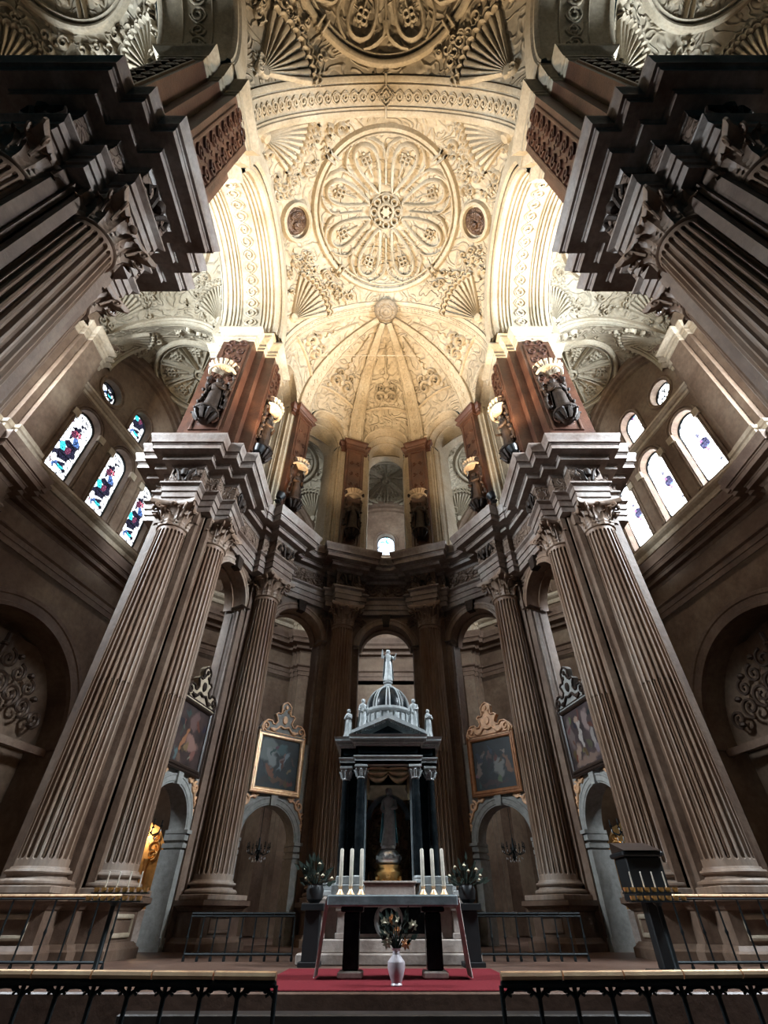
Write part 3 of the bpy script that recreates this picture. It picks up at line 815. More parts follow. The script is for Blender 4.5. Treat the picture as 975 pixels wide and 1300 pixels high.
for s in (-1, 1):
    xm = (FAR[0] + NEAR[0]) / 2
    for dd_ in (-1.2, -1.0, -.78, .78, 1.0, 1.2): MB().arch((s * xm, 9.53, ZIM), Y, X, [(dd_ - .07, 3.87), (dd_ - .05, 3.77), (dd_ + .05, 3.77), (dd_ + .07, 3.87)], 36).obj('soffit_moulding', 'vault_trim', ceil)
    arch_part('arcade_arch', (s * xm, 9.53, ZIM), Y, X, 1.75, 3.78, 4.95, 'vault_trim', 'vault_trim')
    MB().arch((s * xm, 9.53, ZIM), Y, X, [(-1.9, 4.95), (-1.9, 4.2), (-1.75, 4.1), (-1.75, 3.95)], 36).obj('arch_moulding', 'vault_trim', ceil)
    MB().arch((s * xm, 9.53, ZIM), Y, X, [(1.9, 4.95), (1.9, 4.2), (1.75, 4.1), (1.75, 3.95)], 36).obj('arch_moulding', 'vault_trim', ceil)
    arch_part('arcade_arch', (s * NEAR[0], -1.7, ZIM), Y, X, 1.75, 3.7, 4.8, 'vault_trim', 'vault_trim')
    cx = s * (10.1 + 17.0) / 2
    arch_part('cross_arch', (cx, 15.15, ZIM), X, Y, .86, 3.45, 4.6, 'vault_trim', 'vault_trim')
    arch_part('cross_arch', (cx, NEAR[1], ZIM), X, Y, .86, 3.45, 4.6, 'vault_trim', 'vault_trim')
for a in VA[1:-1]:
    ri, ro = 8.2, RV - .1; c = pol(a, (ri + ro) / 2); d = (math.sin(R(a)), math.cos(R(a)), 0)
    arch_part('ambulatory_arch', (c[0], c[1], ZAMB), d, (d[1], -d[0], 0), .5, (ro - ri) / 2 - .5, (ro - ri) / 2 + .1, 'vault_trim', 'vault_trim', orn=False)

# ------------------------------------------------------------------ apse half dome
DR = 6.42; DC = (0, 15.35)
RO = 1.40                     # half width of the upper openings
SD = Sail(DC[0], DC[1], ZIM, DR); FD = SD.F
def sdir(a, s): return (s * math.sin(R(a)), s * math.cos(R(a)))
def arch_off(th): return RO * math.cos(th), RO * math.sin(th)
dome = link('apse_dome', None, None, ceil)
for i in range(5):
    a0, a1 = VA[i], VA[i + 1]; am = (a0 + a1) / 2
    cols = 40; rows = 20; rs = []
    for j in range(cols + 1):
        a = a0 + (a1 - a0) * j / cols
        tt = DR * math.sin(R(a - am))
        z0 = math.sqrt(max(0, RO * RO - tt * tt)) if abs(tt) < RO else 0
        k0 = math.acos(min(1, z0 / DR))
        rs.append([(DC[0] + DR * math.sin(k0 * (1 - q / rows) + .02 * q / rows) * math.sin(R(a)), DC[1] + DR * math.sin(k0 * (1 - q / rows) + .02 * q / rows) * math.cos(R(a)), ZIM + DR * math.cos(k0 * (1 - q / rows) + .02 * q / rows)) for q in range(rows + 1)])
    cell = MB().rings(rs, False).obj('dome_cell', 'vault_stone', dome, True, 80)
    # ornament of the cell: candelabrum, flower, scrolls, ring segment
    m = MB(); sR = DR * PI / 2
    U = lambda s, t, am=am: (s * math.sin(R(am)) + t * math.cos(R(am)), s * math.cos(R(am)) - t * math.sin(R(am)))
    m.ridge(FD, [U(s, 0) for s in (2.0, 2.8, 3.6, 4.3, 4.9)], [.02, .04, .07, .10, .08], .12)
    for s, r in ((3.9, .16), (4.4, .22), (5.0, .26)): m.bump(FD, [U(s + r * math.cos(q * PI / 4), r * 1.3 * math.sin(q * PI / 4)) for q in range(8)], .2)
    m.obj('candelabrum_relief', 'vault_trim', dome, True, 50)
    m = MB()
    for sg in (-1, 1):
        m.ridge(FD, [U(y, sg * x) for x, y in spiral(.55, 6.0, .5, R(200), 1.3, 18)], [.11 - .05 * k / 18 for k in range(19)], .2)
        m.ridge(FD, [U(y, sg * x) for x, y in spiral(.45, 5.3, .36, R(20), 1.2, 16, -1)], [.09 - .04 * k / 16 for k in range(17)], .18)
        m.bump(FD, [U(6.5 + .2 * math.cos(q * PI / 4), sg * .95 + .2 * math.sin(q * PI / 4)) for q in range(8)], .2)
    m.bump(FD, [U(5.9 + .3 * math.cos(q * PI / 4), .22 * math.sin(q * PI / 4)) for q in range(8)], .3)
    m.obj('cell_scrolls', 'vault_trim', dome, True, 50)
    MB().ridge(FD, [U(7.25 - .45 * math.sin(R(90 + 62 * q / 12)) - .0, 2.0 * q / 12) for q in range(-12, 13)], .07, .12).obj('garland', 'vault_trim', dome, True, 50)
    # deep arched head of the opening, following the dome where it breaks through
    rs = []; n = 28
    for q in range(n + 1):
        th = PI * q / n; tx, tz = arch_off(th)
        rd = math.sqrt(max(.01, DR * DR - tz * tz - tx * tx)) + (DC[1] - CY0) * math.cos(R(am)) + .02
        p = lambda r, rad, tx=tx, tz=tz: (pol(am, r)[0] + tx * rad * math.cos(R(am)), pol(am, r)[1] - tx * rad * math.sin(R(am)), ZIM + tz * rad)
        rs.append([p(rd - .10, 1.13), p(rd - .16, 1.08), p(rd - .12, 1.02), p(rd, 1.0), p(rd + .5, 1.0), p(rd + .5, .95), p(rd + 1.1, .95), p(rd + 1.1, .9), p(8.75, .9), p(8.75, 1.0), p(8.75, 1.4)])
    MB().rings(rs, False).obj('window_arch', 'vault_trim', dome, True, 35)
    rs = [[(pol(am, r)[0] + q * math.cos(R(am)), pol(am, r)[1] - q * math.sin(R(am)), ZIM) for r in (6, 8)] for q in (-1, 1)]
for a in (-59, -20, 20, 59):                       # four broad ribs
    m = MB(); n = 30; k1 = PI / 2; rs = []
    for q in range(n + 1):
        k = .10 + (k1 - .10) * q / n; w = .16 + .34 * math.sin(k)
        e = (math.sin(R(a)), math.cos(R(a))); t = (e[1], -e[0])
        row = []
        for off, h in ((-1, -.05), (-1, .24), (-.8, .28), (-.72, .22), (.72, .22), (.8, .28), (1, .24), (1, -.05)):
            r = (DR - h) * math.sin(k)
            row.append((DC[0] + e[0] * r + t[0] * off * w, DC[1] + e[1] * r + t[1] * off * w, ZIM + (DR - h) * math.cos(k)))
        rs.append(row)
    rb = m.rings(rs, False).obj('dome_rib', 'vault_trim', dome, True, 30)
for a in (-59, -20, 20, 59):
    m = MB()
    for q in range(11):
        s = 2.6 + q * .68; F = lambda u, v, h: FD(u, v, h + .2)
        m.ridge(F, [(s * math.sin(R(a)) + .17 * math.cos(z), s * math.cos(R(a)) + .17 * math.sin(z)) for z in [i * PI / 5 for i in range(10)]], .04, .06, True)
        m.bump(F, [((s + .34) * math.sin(R(a)) + .08 * math.cos(z), (s + .34) * math.cos(R(a)) + .08 * math.sin(z)) for z in [i * PI / 3 for i in range(6)]], .06)
    m.obj('rib_rosettes', 'vault_trim', dome, True, 50)
m = MB()                                            # keystone boss
bz = ZIM + 6.12; b = (0, 14.95, bz)
m.lathe([(0, -.42), (.14, -.40), (.2, -.30), (.32, -.26), (.38, -.30), (.46, -.22), (.6, -.24), (.72, -.16), (.80, -.02), (.78, .1), (.6, .3)], 32, b)
for k in range(12):
    a = k * PI / 6; m.lathe([(0, -.09), (.07, -.06), (.09, 0), (.05, .06)], 8, (b[0] + .55 * math.cos(a), b[1] + .55 * math.sin(a), bz - .22))
m.obj('keystone_boss', 'boss_stone', dome, True, 40)

# ------------------------------------------------------------------ upper storey of the apse
wa = thing('wall_apse', 'upper wall of the apse with tall arched openings between dark pilasters', 'wall', kind='structure')
def jam(am, t, r): p = pol(am, r); return (p[0] + t * math.cos(R(am)), p[1] - t * math.sin(R(am)))
RF, RB = 6.5, 8.75
for k, a in enumerate((-59, -20, 20, 59)):
    i = (-59, -20, 20, 59).index(a); al = (VA[i] + a) / 2; ar_ = (VA[i + 2] + a) / 2
    poly = [jam(al, RO, RF), jam(ar_, -RO, RF), jam(ar_, -RO, RF + .5), jam(ar_, -RO * .95, RF + .5), jam(ar_, -RO * .95, RF + 1.1), jam(ar_, -RO * .9, RF + 1.1), jam(ar_, -RO * .9, RB), jam(al, RO * .9, RB), jam(al, RO * .9, RF + 1.1), jam(al, RO * .95, RF + 1.1), jam(al, RO * .95, RF + .5), jam(al, RO, RF + .5)]
    pr = MB().prism(poly, ZCO - .05, ZIM + .05).obj('pier', 'vault_trim', wa, False)
    P3 = lambda r, t, a=a: tr(a, r, t)
    hw = .62
    body = [P3(RF + .05, -hw), P3(RF - .32, -hw), P3(RF - .32, hw), P3(RF + .05, hw)]
    pil = MB().prism(body[::-1], ZCO, ZIM - .75).obj('pilaster', 'red_stone', wa, False)
    ip = [P3(RF + .1, -.9), P3(RF - .02, -.9), P3(RF - .02, -hw), P3(RF - .32, -hw), P3(RF - .32, hw), P3(RF - .02, hw), P3(RF - .02, .9), P3(RF + .1, .9)]
    MB().sweep(ip, [(-.1, ZIM - .8), (.04, ZIM - .78), (.04, ZIM - .55), (.08, ZIM - .5), (.08, ZIM - .35), (.2, ZIM - .2), (.24, ZIM - .1), (.24, ZIM), (-.4, ZIM)], False).obj('pilaster_capital', 'red_stone', pil, False)
    MB().sweep(ip, [(.12, ZCO), (.12, ZCO + .5), (.04, ZCO + .6), (-.05, ZCO + .6)], False).obj('pilaster_base', 'red_stone', pil, False)
    F = lambda u, v, h, a=a: tr(a, RF - .32 - h, u) + (ZCO + v,)
    MB().ridge(F, [(-.45, 5.4), (.45, 5.4), (.45, 9.0), (-.45, 9.0)], .05, .05, True).obj('panel_frame', 'red_stone', pil, False)
    MB().ridge(F, [(-.45, .8), (.45, .8), (.45, 1.9), (-.45, 1.9)], .05, .05, True).obj('panel_frame', 'red_stone', pil, False)
    m = MB()
    for z in (5.9, 6.9, 7.9):
        for sg in (-1, 1): m.ridge(F, spiral(sg * .18, z, .17, R(-90), 1.2, 12, sg), .035, .05)
    for sg in (-1, 1): m.ridge(F, spiral(sg * .18, 1.35, .17, R(-90), 1.2, 12, sg), .035, .05)
    m.obj('panel_scrollwork', 'red_stone', pil, True, 50)
    # clusters of thin fluted mouldings on both jambs
    m = MB()
    for al_, sg in ((al, 1), (ar_, -1)):
        for q in range(5):
            p = jam(al_, sg * (RO * .985 - .012 * q), RF + .25 + q * .42); m.tube([(p[0], p[1], ZCO), (p[0], p[1], ZIM)], .07, 6)
    m.obj('jamb_mouldings', 'vault_trim', pr, True, 50)
for s in (-1, 1):                                    # jambs beside the far piers
    am = s * 78
    poly = [jam(am, s * RO, RF), jam(am, s * RO, RB), jam(am, s * (RO + 1.4), RB), jam(am, s * (RO + 1.4), RF)]
    MB().prism(poly if s > 0 else poly[::-1], ZCO - .05, ZIM + .05).obj('pier', 'vault_trim', wa, False)
    m = MB()
    for q in range(5):
        p = jam(am, s * (RO - .02), RF + .25 + q * .42); m.tube([(p[0], p[1], ZCO), (p[0], p[1], ZIM)], .07, 6)
    m.obj('jamb_mouldings', 'vault_trim', wa, True, 50)
for i in range(5):                                   # sill course inside each opening
    am = (VA[i] + VA[i + 1]) / 2
    MB().prism([jam(am, -RO - .2, RF + .3), jam(am, RO + .2, RF + .3), jam(am, RO + .2, RB), jam(am, -RO - .2, RB)][::-1], ZAR + .1, ZCO + .06).obj('sill', 'ledge_stone', wa, False)

# ------------------------------------------------------------------ outer walls with chapel arches and stained windows
def arc_poly(u, z0, zs, r, n=16):
    """round-headed opening: sill z0, springing zs, radius r"""
    return [(u - r, z0)] + [(u + r, z0)] + [(u + r * math.cos(PI * i / n), zs + r * math.sin(PI * i / n)) for i in range(n + 1)][0:] [:-1] + [(u - r, zs)]
def disc_poly(u, z, r, n=24): return [(u + r * math.cos(2 * PI * i / n), z + r * math.sin(2 * PI * i / n)) for i in range(n)]
WN = [0]
GLS = {}
def window(F, kind, u, gm, label, group, d=.55):
    """a window: pane, stone frame, saddle bars; built in the wall's own frame"""
    WN[0] += 1
    if kind == 'lancet': z0, zs, r = 18.75, 22.75, .86
    elif kind == 'light': z0, zs, r = 25.05, 26.6, .78
    else: z0, zs, r = 26.05, 26.05, .78
    loop = disc_poly(u, zs, r) if kind == 'oculus' else arc_poly(u, z0, zs, r)
    cu, cz = (u, zs) if kind == 'oculus' else (u, (z0 + zs + r) / 2)
    o = thing('window_%d' % WN[0], label, 'window', F(cu, z0 if kind != 'oculus' else zs - r, d), 0, group, 'structure')
    off = Vector(o.location)
    G = lambda a, b, c: Vector(F(a, b, c)) - off
    m = MB(); m.plate(loop, [], G, d, d + .04); pane = m.obj('stained_pane', gm, o, False)
    m = MB()
    for sc, w in ((1.0, .07),):
        lp = [(cu + (a - cu) * .98, cz + (b - cz) * .985) for a, b in loop]
        m.tube([G(a, b, d - .05) for a, b in lp], .065, 5, True)
    m.obj('frame', 'dark_iron', o, True, 50)
    if kind == 'lancet':
        for k in range(1, 5):
            z = z0 + (zs - z0) * k / 5 + .1
            MB().tube([G(u - r, z, d - .03), G(u + r, z, d - .03)], .022, 4).obj('saddle_bar', 'dark_iron', o)
    elif kind == 'oculus':
        m = MB()
        for q in range(4):
            a = q * PI / 2 + PI / 4
            m.tube([G(u + .40 * math.cos(a) + .27 * math.cos(b), zs + .40 * math.sin(a) + .27 * math.sin(b), d - .05) for b in [x * PI / 6 for x in range(12)]], .04, 4, True)
        m.obj('quatrefoil', 'dark_iron', o, True, 50)
    else:
        MB().tube([G(u - r, 26.3, d - .03), G(u + r, 26.3, d - .03)], .022, 4).obj('saddle_bar', 'dark_iron', o)
    return o
def outer_wall(p0, p1, name, label, gm, gdesc, wins=True, shift=.0, chapel=True, grille=False):
    p0, p1 = Vector(p0), Vector(p1); d = (p1 - p0); L = d.length; d.normalize(); nrm = Vector((d.y, -d.x))
    mid = (p0 + p1) / 2
    F = lambda u, z, dep: (mid.x + d.x * u - nrm.x * dep, mid.y + d.y * u - nrm.y * dep, z)
    FO = lambda u, z, h: F(u, z, -h)
    w = thing(name, label, 'wall', kind='structure')
    h = L / 2 + .05
    holes = []
    if wins:
        holes += [arc_poly(shift + q, 18.75, 22.75, .86) for q in (-3.0, 0, 3.0)]
        holes += [arc_poly(shift, 25.05, 26.6, .78)] + [disc_poly(shift + q, 26.05, .78) for q in (-2.9, 2.9)]
    low = [(-h, 0), (h, 0), (h, ZAR + .2), (-h, ZAR + .2)]
    ch = []
    CR = min(4.4, L / 2 - 1.3)
    if chapel: ch = [arc_poly(0, .9, 7.7, CR, 32)]
    MB().plate(low, ch, F, 0, 1.6, back=False).obj('lower_wall', 'wall_stone', w, False)
    MB().plate([(-h, ZAR + .2), (h, ZAR + .2), (h, 34.0), (-h, 34.0)], holes, F, 0, .75, back=False).obj('upper_wall', 'wall_stone', w, False)
    if chapel:
        MB().plate([(-h, 0), (h, 0), (h, 13), (-h, 13)], [], F, 1.6, 1.7, False, False).obj('chapel_back', 'wall_stone', w, False)
        m = MB(); m.arch(F(0, 7.7, 0), (d.x, d.y, 0), (-nrm.x, -nrm.y, 0), [(-.02, CR + .75), (-.10, CR + .72), (-.10, CR + .55), (-.05, CR + .5), (-.05, CR + .22), (-.12, CR + .18), (-.12, CR), (.1, CR - .02)], 40)
        for q in (-1, 1):
            a = sorted((q * CR, q * (CR + .75)))
            m.plate([(a[0], .9), (a[1], .9), (a[1], 7.7), (a[0], 7.7)], [], F, -.10, 0)
        m.obj('chapel_archivolt', 'pier_stone', w, True, 30)
        MB().plate([(-CR - .9, 7.45), (-CR + .1, 7.45), (-CR + .1, 7.8), (-CR - .9, 7.8)], [], F, -.22, .5).plate([(CR - .1, 7.45), (CR + .9, 7.45), (CR + .9, 7.8), (CR - .1, 7.8)], [], F, -.22, .5).obj('chapel_impost', 'pier_stone', w, False)
        if grille:
            MB().plate([(-CR, 7.2), (CR, 7.2), (CR, 7.5), (-CR, 7.5)], [], F, .4, .7).obj('grille_beam', 'pier_stone', w, False)
            m = MB(); G = lambda a, b: F(a, b, .6)
            for sg in (-1, 1):
                for k in range(4):
                    cx, cz, r = sg * (.55 + .85 * k), 8.3 + (2.3 - .62 * k) * .45, .55 - .05 * k
                    m.tube([G(x, z) for x, z in spiral(cx, cz, r, R(-90), 1.5, 22, sg)], .075, 5)
                    if k < 3: m.tube([G(x, z) for x, z in spiral(sg * (.5 + .8 * k), cz + 1.0 - .1 * k, r * .8, R(90), 1.4, 20, -sg)], .07, 5)
            m.tube([G(0, 7.5), G(0, 11.3)], .1, 6)
            for k in range(9):
                a = PI * (k + .5) / 9; m.lathe([(0, -.16), (.16, -.05), (.16, .05), (0, .16)], 7, G(3.1 * math.cos(a), 7.7 + 3.1 * math.sin(a)))
            m.obj('grille_scrollwork', 'grille_iron', w, True, 50)
            MB().plate([(-CR, 7.5), (CR, 7.5), (CR, 11.6), (-CR, 11.6)], [], F, 1.2, 1.25).obj('chapel_backdrop', 'wall_stone', w, False)
        for k in (-1, 1):   # roundels in the spandrels
            m = MB(); m.tube([F(k * (L / 2 - .72) + .38 * math.cos(a), 11.6 + .38 * math.sin(a), -.04) for a in [x * PI / 10 for x in range(20)]], .09, 5, True)
            m.obj('roundel', 'pier_stone', w, True, 50)
    ends = [(p0.x, p0.y), (p1.x, p1.y)]
    MB().sweep(ends, [(o * .9, z) for o, z in P_ARCH]).obj('architrave', 'pier_stone', w, False)
    MB().sweep(ends, P_FRI).obj('frieze', 'wall_stone', w, False)
    MB().sweep(ends, P_COR).obj('cornice', 'pier_stone', w, True, 25)
    MB().sweep(ends, [(0, 17.75), (.10, 17.75), (.14, 17.85), (.14, 18.0), (.34, 18.1), (.42, 18.2), (.42, 18.32), (0, 18.6)]).obj('window_ledge', 'ledge_stone', w, False)
    MB().sweep(ends, [(0, 24.05), (.08, 24.1), (.08, 24.28), (.16, 24.32), (.24, 24.42), (.30, 24.46), (.30, 24.6), (0, 24.72)]).obj('string_course', 'ledge_stone', w, False)
    if wins:
        for q in (-3.0, 0, 3.0):
            u = shift + q
            m = MB()
            for e, r in ((.09, 1.12), (.06, .96)): m.tube([FO(u - r, 18.7, .02), FO(u - r, 22.75, .02)] + [FO(u - r * math.cos(PI * i / 14), 22.75 + r * math.sin(PI * i / 14), .02) for i in range(1, 14)] + [FO(u + r, 22.75, .02), FO(u + r, 18.7, .02)], e, 6)
            m.obj('window_moulding', 'wall_stone', w, True, 50)
            for sg in (-1, 1):
                MB().plate([(u + sg * 1.04 - .22, 22.35), (u + sg * 1.04 + .22, 22.35), (u + sg * 1.04 + .22, 22.8), (u + sg * 1.04 - .22, 22.8)], [], F, -.16, .02).obj('impost_block', 'ledge_stone', w, False)
            pos = 'middle of three' if q == 0 else ('nearer the apse' if (q > 0) == (mid.x < 0) else 'nearer the nave')
            window(F, 'lancet', u, gm, 'tall arched stained window ' + gdesc + ', ' + pos, 'lancets, ' + gdesc)
        window(F, 'light', shift, gm, 'short arched upper stained window ' + gdesc, 'lunette lights, ' + gdesc)
        for q in (-2.9, 2.9): window(F, 'oculus', shift + q, gm, 'round quatrefoil stained window ' + gdesc + ', ' + ('nearer the apse' if (q > 0) == (mid.x < 0) else 'nearer the nave'), 'oculi, ' + gdesc)
        m = MB()
        for q, zz in ((-2.9, 26.05), (2.9, 26.05)): m.tube([FO(shift + q + .98 * math.cos(a), zz + .98 * math.sin(a), .02) for a in [x * PI / 12 for x in range(24)]], .10, 6, True)
        r = .98; m.tube([FO(shift - r, 25.0, .02)] + [FO(shift - r * math.cos(PI * i / 14), 26.6 + r * math.sin(PI * i / 14), .02) for i in range(15)] + [FO(shift + r, 25.0, .02)], .1, 6)
        m.obj('window_moulding', 'wall_stone', w, True, 50)
        # wall rib that frames the lunette
        rr = L / 2 - .25
        MB().arch(F(0, ZAMB, 0), (d.x, d.y, 0), (-nrm.x, -nrm.y, 0), [(-.55, rr + .5), (-.55, rr + .1), (-.45, rr), (-.2, rr - .06), (-.2, rr - .3), (0, rr - .35)], 36).obj('lunette_rib', 'wall_stone', w, True, 30)
    return w
for i in range(5):
    q0, q1 = pol(VA[i], RV), pol(VA[i + 1], RV)
    nm = ('wall_left', 'wall_rear_left', 'wall_rear', 'wall_rear_right', 'wall_right')[i]
    gm = ('glass_shaded', 'glass_shaded', 'glass_small', 'glass_bright', 'glass_bright')[i]
    gd = ('in the chevet wall beside the shaded aisle', 'in the shaded chevet wall behind the apse', 'in the axial wall behind the altar', 'in the sunny chevet wall behind the apse', 'glaring in the sunlit chevet wall')[i]
    lb = ('brown outer wall of the ambulatory with coloured stained windows over a dark chapel arch', 'outer ambulatory wall behind the apse, beyond the cloud painting', 'outer ambulatory wall on the axis behind the altar', 'outer ambulatory wall behind the apse, beyond the feast painting', 'brown outer wall of the ambulatory with glaring white windows over a grilled chapel arch')[i]
    outer_wall(q0, q1, nm, lb, gm, gd, True, .35 if i == 0 else (-.35 if i == 4 else 0), True, i in (0, 4))
for s, nm, gm, gd in ((-1, 'wall_aisle_left', 'glass_shaded', 'in the shaded aisle wall'), (1, 'wall_aisle_right', 'glass_bright', 'in the sunlit aisle wall')):
    a = pol(s * 97, RV); b = (s * 17.57, 3.85)
    outer_wall(*( (b, a) if s < 0 else (a, b)), nm, 'outer wall of the side aisle, ' + ('shaded side' if s < 0 else 'sunlit side'), gm, gd)
    b2 = (s * 17.57, -8)
    outer_wall(*((b2, b) if s < 0 else (b, b2)), nm.replace('aisle', 'nave'), 'outer wall of the side aisle behind the near pier, ' + ('shaded side' if s < 0 else 'sunlit side'), gm, gd, wins=False)
# wall piers at the joints of the outer wall
for s in (-1, 1):
    for (px, py), ang, tall in (((s * 17.45, 13.9), s * 90, True), ((s * 17.45, 3.85), s * 90, True), (pol(s * 59, RV - .1), s * 59, False), (pol(s * 20, RV - .1), s * 20, False)):
        t = thing('wall_pier', (('stepped pilaster pier between the chevet windows and the aisle' if py > 10 else 'stepped pilaster pier on the aisle wall behind a near pier') if tall else ('pilaster against the chevet wall behind the framed paintings' if abs(px) > 10 else 'pilaster against the chevet wall behind the altar')), 'pier', (px, py, 0), 0, 'pilaster piers of the outer wall' if tall else 'pilasters of the chevet wall')
        e = Vector((-math.sin(R(ang)), -math.cos(R(ang)))); q = Vector((e.y, -e.x))
        def pt(o, w): return (e.x * o + q.x * w, e.y * o + q.y * w)
        ww = 1.35 if tall else .75
        pth = [pt(-.2, -ww), pt(.35, -ww), pt(.35, -ww * .72), pt(.65, -ww * .72), pt(.65, -ww * .45), pt(.95, -ww * .45), pt(.95, ww * .45), pt(.65, ww * .45), pt(.65, ww * .72), pt(.35, ww * .72), pt(.35, ww), pt(-.2, ww)]
        a_ = Vector(pth[0]); b_ = Vector(pth[1]); 
        # make sure the profile projects away from the wall
        mid = Vector(pt(.95, 0)); dd = Vector(pth[6]) - Vector(pth[5]); nn = Vector((dd.y, -dd.x))
        if nn.dot(e) < 0: pth = pth[::-1]
        zt = ZIM if tall else ZAMB + .2
        MB().sweep(pth, [(0, 0), (0, ZAR)]).obj('lower_pilaster', 'wall_stone', t, False)
        MB().sweep(pth, P_ARCH).obj('architrave', 'pier_stone', t, False)
        MB().sweep(pth, P_FRI).obj('frieze', 'wall_stone', t, False)
        MB().sweep(pth, P_COR).obj('cornice', 'pier_stone', t, True, 25)
        MB().sweep(pth, [(.25, ZCO), (.25, ZCO + .9), (.32, ZCO + .95), (.32, ZCO + 1.15), (.1, ZCO + 1.25), (.1, ZCO + 1.4), (0, ZCO + 1.45)]).obj('pedestal', 'ledge_stone', t, False)
        MB().sweep(pth, [(0, ZCO + 1.4), (0, zt - .9)]).obj('upper_pilaster', 'wall_stone', t, False)
        MB().sweep(pth, [(0, zt - .95), (.05, zt - .9), (.05, zt - .65), (.1, zt - .6), (.1, zt - .4), (.25, zt - .22), (.34, zt - .1), (.34, zt), (-.8, zt)]).obj('impost', 'ledge_stone', t, False)

# ------------------------------------------------------------------ floodlights on the cornices
def floodlight(loc, aim, energy, color, label, group, size=.2, angle=80):
    """a lamp housing on a yoke; the light sits in its mouth"""
    loc = Vector(loc); v = (Vector(aim) - loc).normalized()
    t = thing('floodlight', label, 'lamp', loc, 0, group)
    rot = v.to_track_quat('Z', 'Y').to_matrix().to_4x4()
    m = MB(); m.lathe([(.10, .06), (.17, .10), (.22, .26), (.24, .40), (.21, .40), (.18, .28)], 16)
    m.v = [tuple(rot @ Vector(p) + Vector((0, 0, .12))) for p in m.v]
    m.obj('housing', 'black_box', t, True, 40)
    m = MB(); m.lathe([(.0, .375), (.205, .375), (.205, .38), (0, .381)], 16); m.v = [tuple(rot @ Vector(p) + Vector((0, 0, .12))) for p in m.v]
    m.obj('lens', 'lamp_glass', t)
    MB().bev(-.12, .12, -.12, .12, -.02, .06, .01).tube([(-.2, 0, .3), (-.2, 0, .06), (.2, 0, .06), (.2, 0, .3)], .02, 4).obj('yoke', 'black_box', t, False)
    light('flood_beam', 'SPOT', loc + Vector((0, 0, .12)) + v * .5, loc + v * 9, energy, color, size, angle=angle, blend=.9)
    return t
for s in (-1, 1):
    z = ZCO + .10
    floodlight((s * 5.75, 13.85, z), (s * -.5, 9.0, 34), 6200, WARM, 'black floodlight on a far pier cornice, aimed at the choir vault', 'floodlights aimed at the choir vault', angle=125)
    floodlight((s * 5.35, 16.9, z), (s * -.6, 17.6, 33), 1300, (1, .70, .42), 'small black floodlight on the apse cornice, aimed into the half dome', 'floodlights aimed at the half dome', angle=110)

# ------------------------------------------------------------------ lower storey of the apse: radial piers, arches, screens with paintings
ws = thing('wall_choir', 'arcade wall of the lower apse behind the ring of columns', 'wall', kind='structure')
RI = 6.98
for a in (-59, -20, 20, 59):
    def bx(r0, r1, t, z0, z1, a=a): return MB().prism([tr(a, r0, -t), tr(a, r0, t), tr(a, r1, t), tr(a, r1, -t)][::-1], z0, z1)
    bx(RI - .12, RI + 1.2, .72, ZPL, ZAR).obj('radial_pier', 'pier_stone', ws, False)
    m = MB()
    for t0 in (-1, 1):
        m.prism([tr(a, RI - .02, t0 * .66), tr(a, RI - .02, t0 * .98), tr(a, RI + .9, t0 * 1.05), tr(a, RI + .9, t0 * .66)][::t0], ZPL, 12.0)
    m.obj('flanking_pilasters', 'pier_stone', ws, False)
    m = MB()
    for t0 in (-1, 1):
        for k in range(3): m.tube([tr(a, RI + .15 + .3 * k, t0 * 1.03) + (ZPED,), tr(a, RI + .15 + .3 * k, t0 * 1.03) + (11.9,)], .07, 6)
    m.obj('pilaster_flutes', 'cornice_stone', ws, True, 50)
    for t0 in (-1, 1):
        MB().sweep([tr(a, RI + .95, t0 * .66), tr(a, RI + .95, t0 * 1.02), tr(a, RI - .04, t0 * 1.0), tr(a, RI - .04, t0 * .66)][::(1 if t0 > 0 else -1)], [(0, 11.65), (.06, 11.7), (.06, 11.85), (.14, 11.9), (.18, 12.0), (.18, 12.1), (-.2, 12.1)]).obj('arch_impost', 'cornice_stone', ws, False)
    # pedestal below the column
    ppath = [tr(a, RI + .3, -.62), tr(a, RC - .5, -.62), tr(a, RC - .5, .62), tr(a, RI + .3, .62)]
    pd = thing('column_pedestal', 'square moulded pedestal under an apse column ' + ('between the paintings' if abs(a) == 59 else 'behind the altar canopy'), 'pedestal', (0, 0, 0), 0, 'pedestals of the apse columns, %d' % abs(a))
    MB().sweep(ppath, P_PED).obj('body', 'pier_stone', pd, False)
    F = lambda u, v, h, a=a: tr(a, RC - .66 - h, u) + (ZPL + .42 + v,)
    MB().ridge(F, [(-.42, 0), (.42, 0), (.42, .36), (-.42, .36)], .04, .04, True).obj('panel_frame', 'pier_stone', pd, False)
CREST = [(-1.02, 0), (-1.12, .18), (-1.02, .38), (-.86, .50), (-.66, .50), (-.58, .38), (-.46, .38), (-.36, .52), (-.42, .68), (-.50, .80), (-.40, .88), (-.26, .86), (-.22, 1.02), (-.24, 1.24), (-.12, 1.36), (0, 1.42)]
CREST = CREST + [(-x, z) for x, z in CREST[::-1][1:]]
PIC = {0: 'painting_martyr', 1: 'painting_cloud', 3: 'painting_feast', 4: 'painting_crucifixion', 2: 'painting_feast'}
FRM = {0: 'dark_wood', 1: 'brass', 3: 'frame_wood', 4: 'dark_wood', 2: 'frame_wood'}
CRM = {0: 'ledge_stone', 1: 'screen_stone', 3: 'crest_gold', 4: 'screen_stone', 2: 'screen_stone'}
plain('crest_gold', (.62, .36, .20), .45, .15)
DSC = {0: ('dark framed painting of a fallen red-robed martyr', 'cream'), 1: ('gilt framed painting of pale clouds over dark figures', 'white'), 3: ('copper framed dark painting of a gathering at night', 'gilded'), 4: ('dark framed painting of a pale standing body among figures', 'white'), 2: ('painting hidden behind the altar canopy', 'white')}
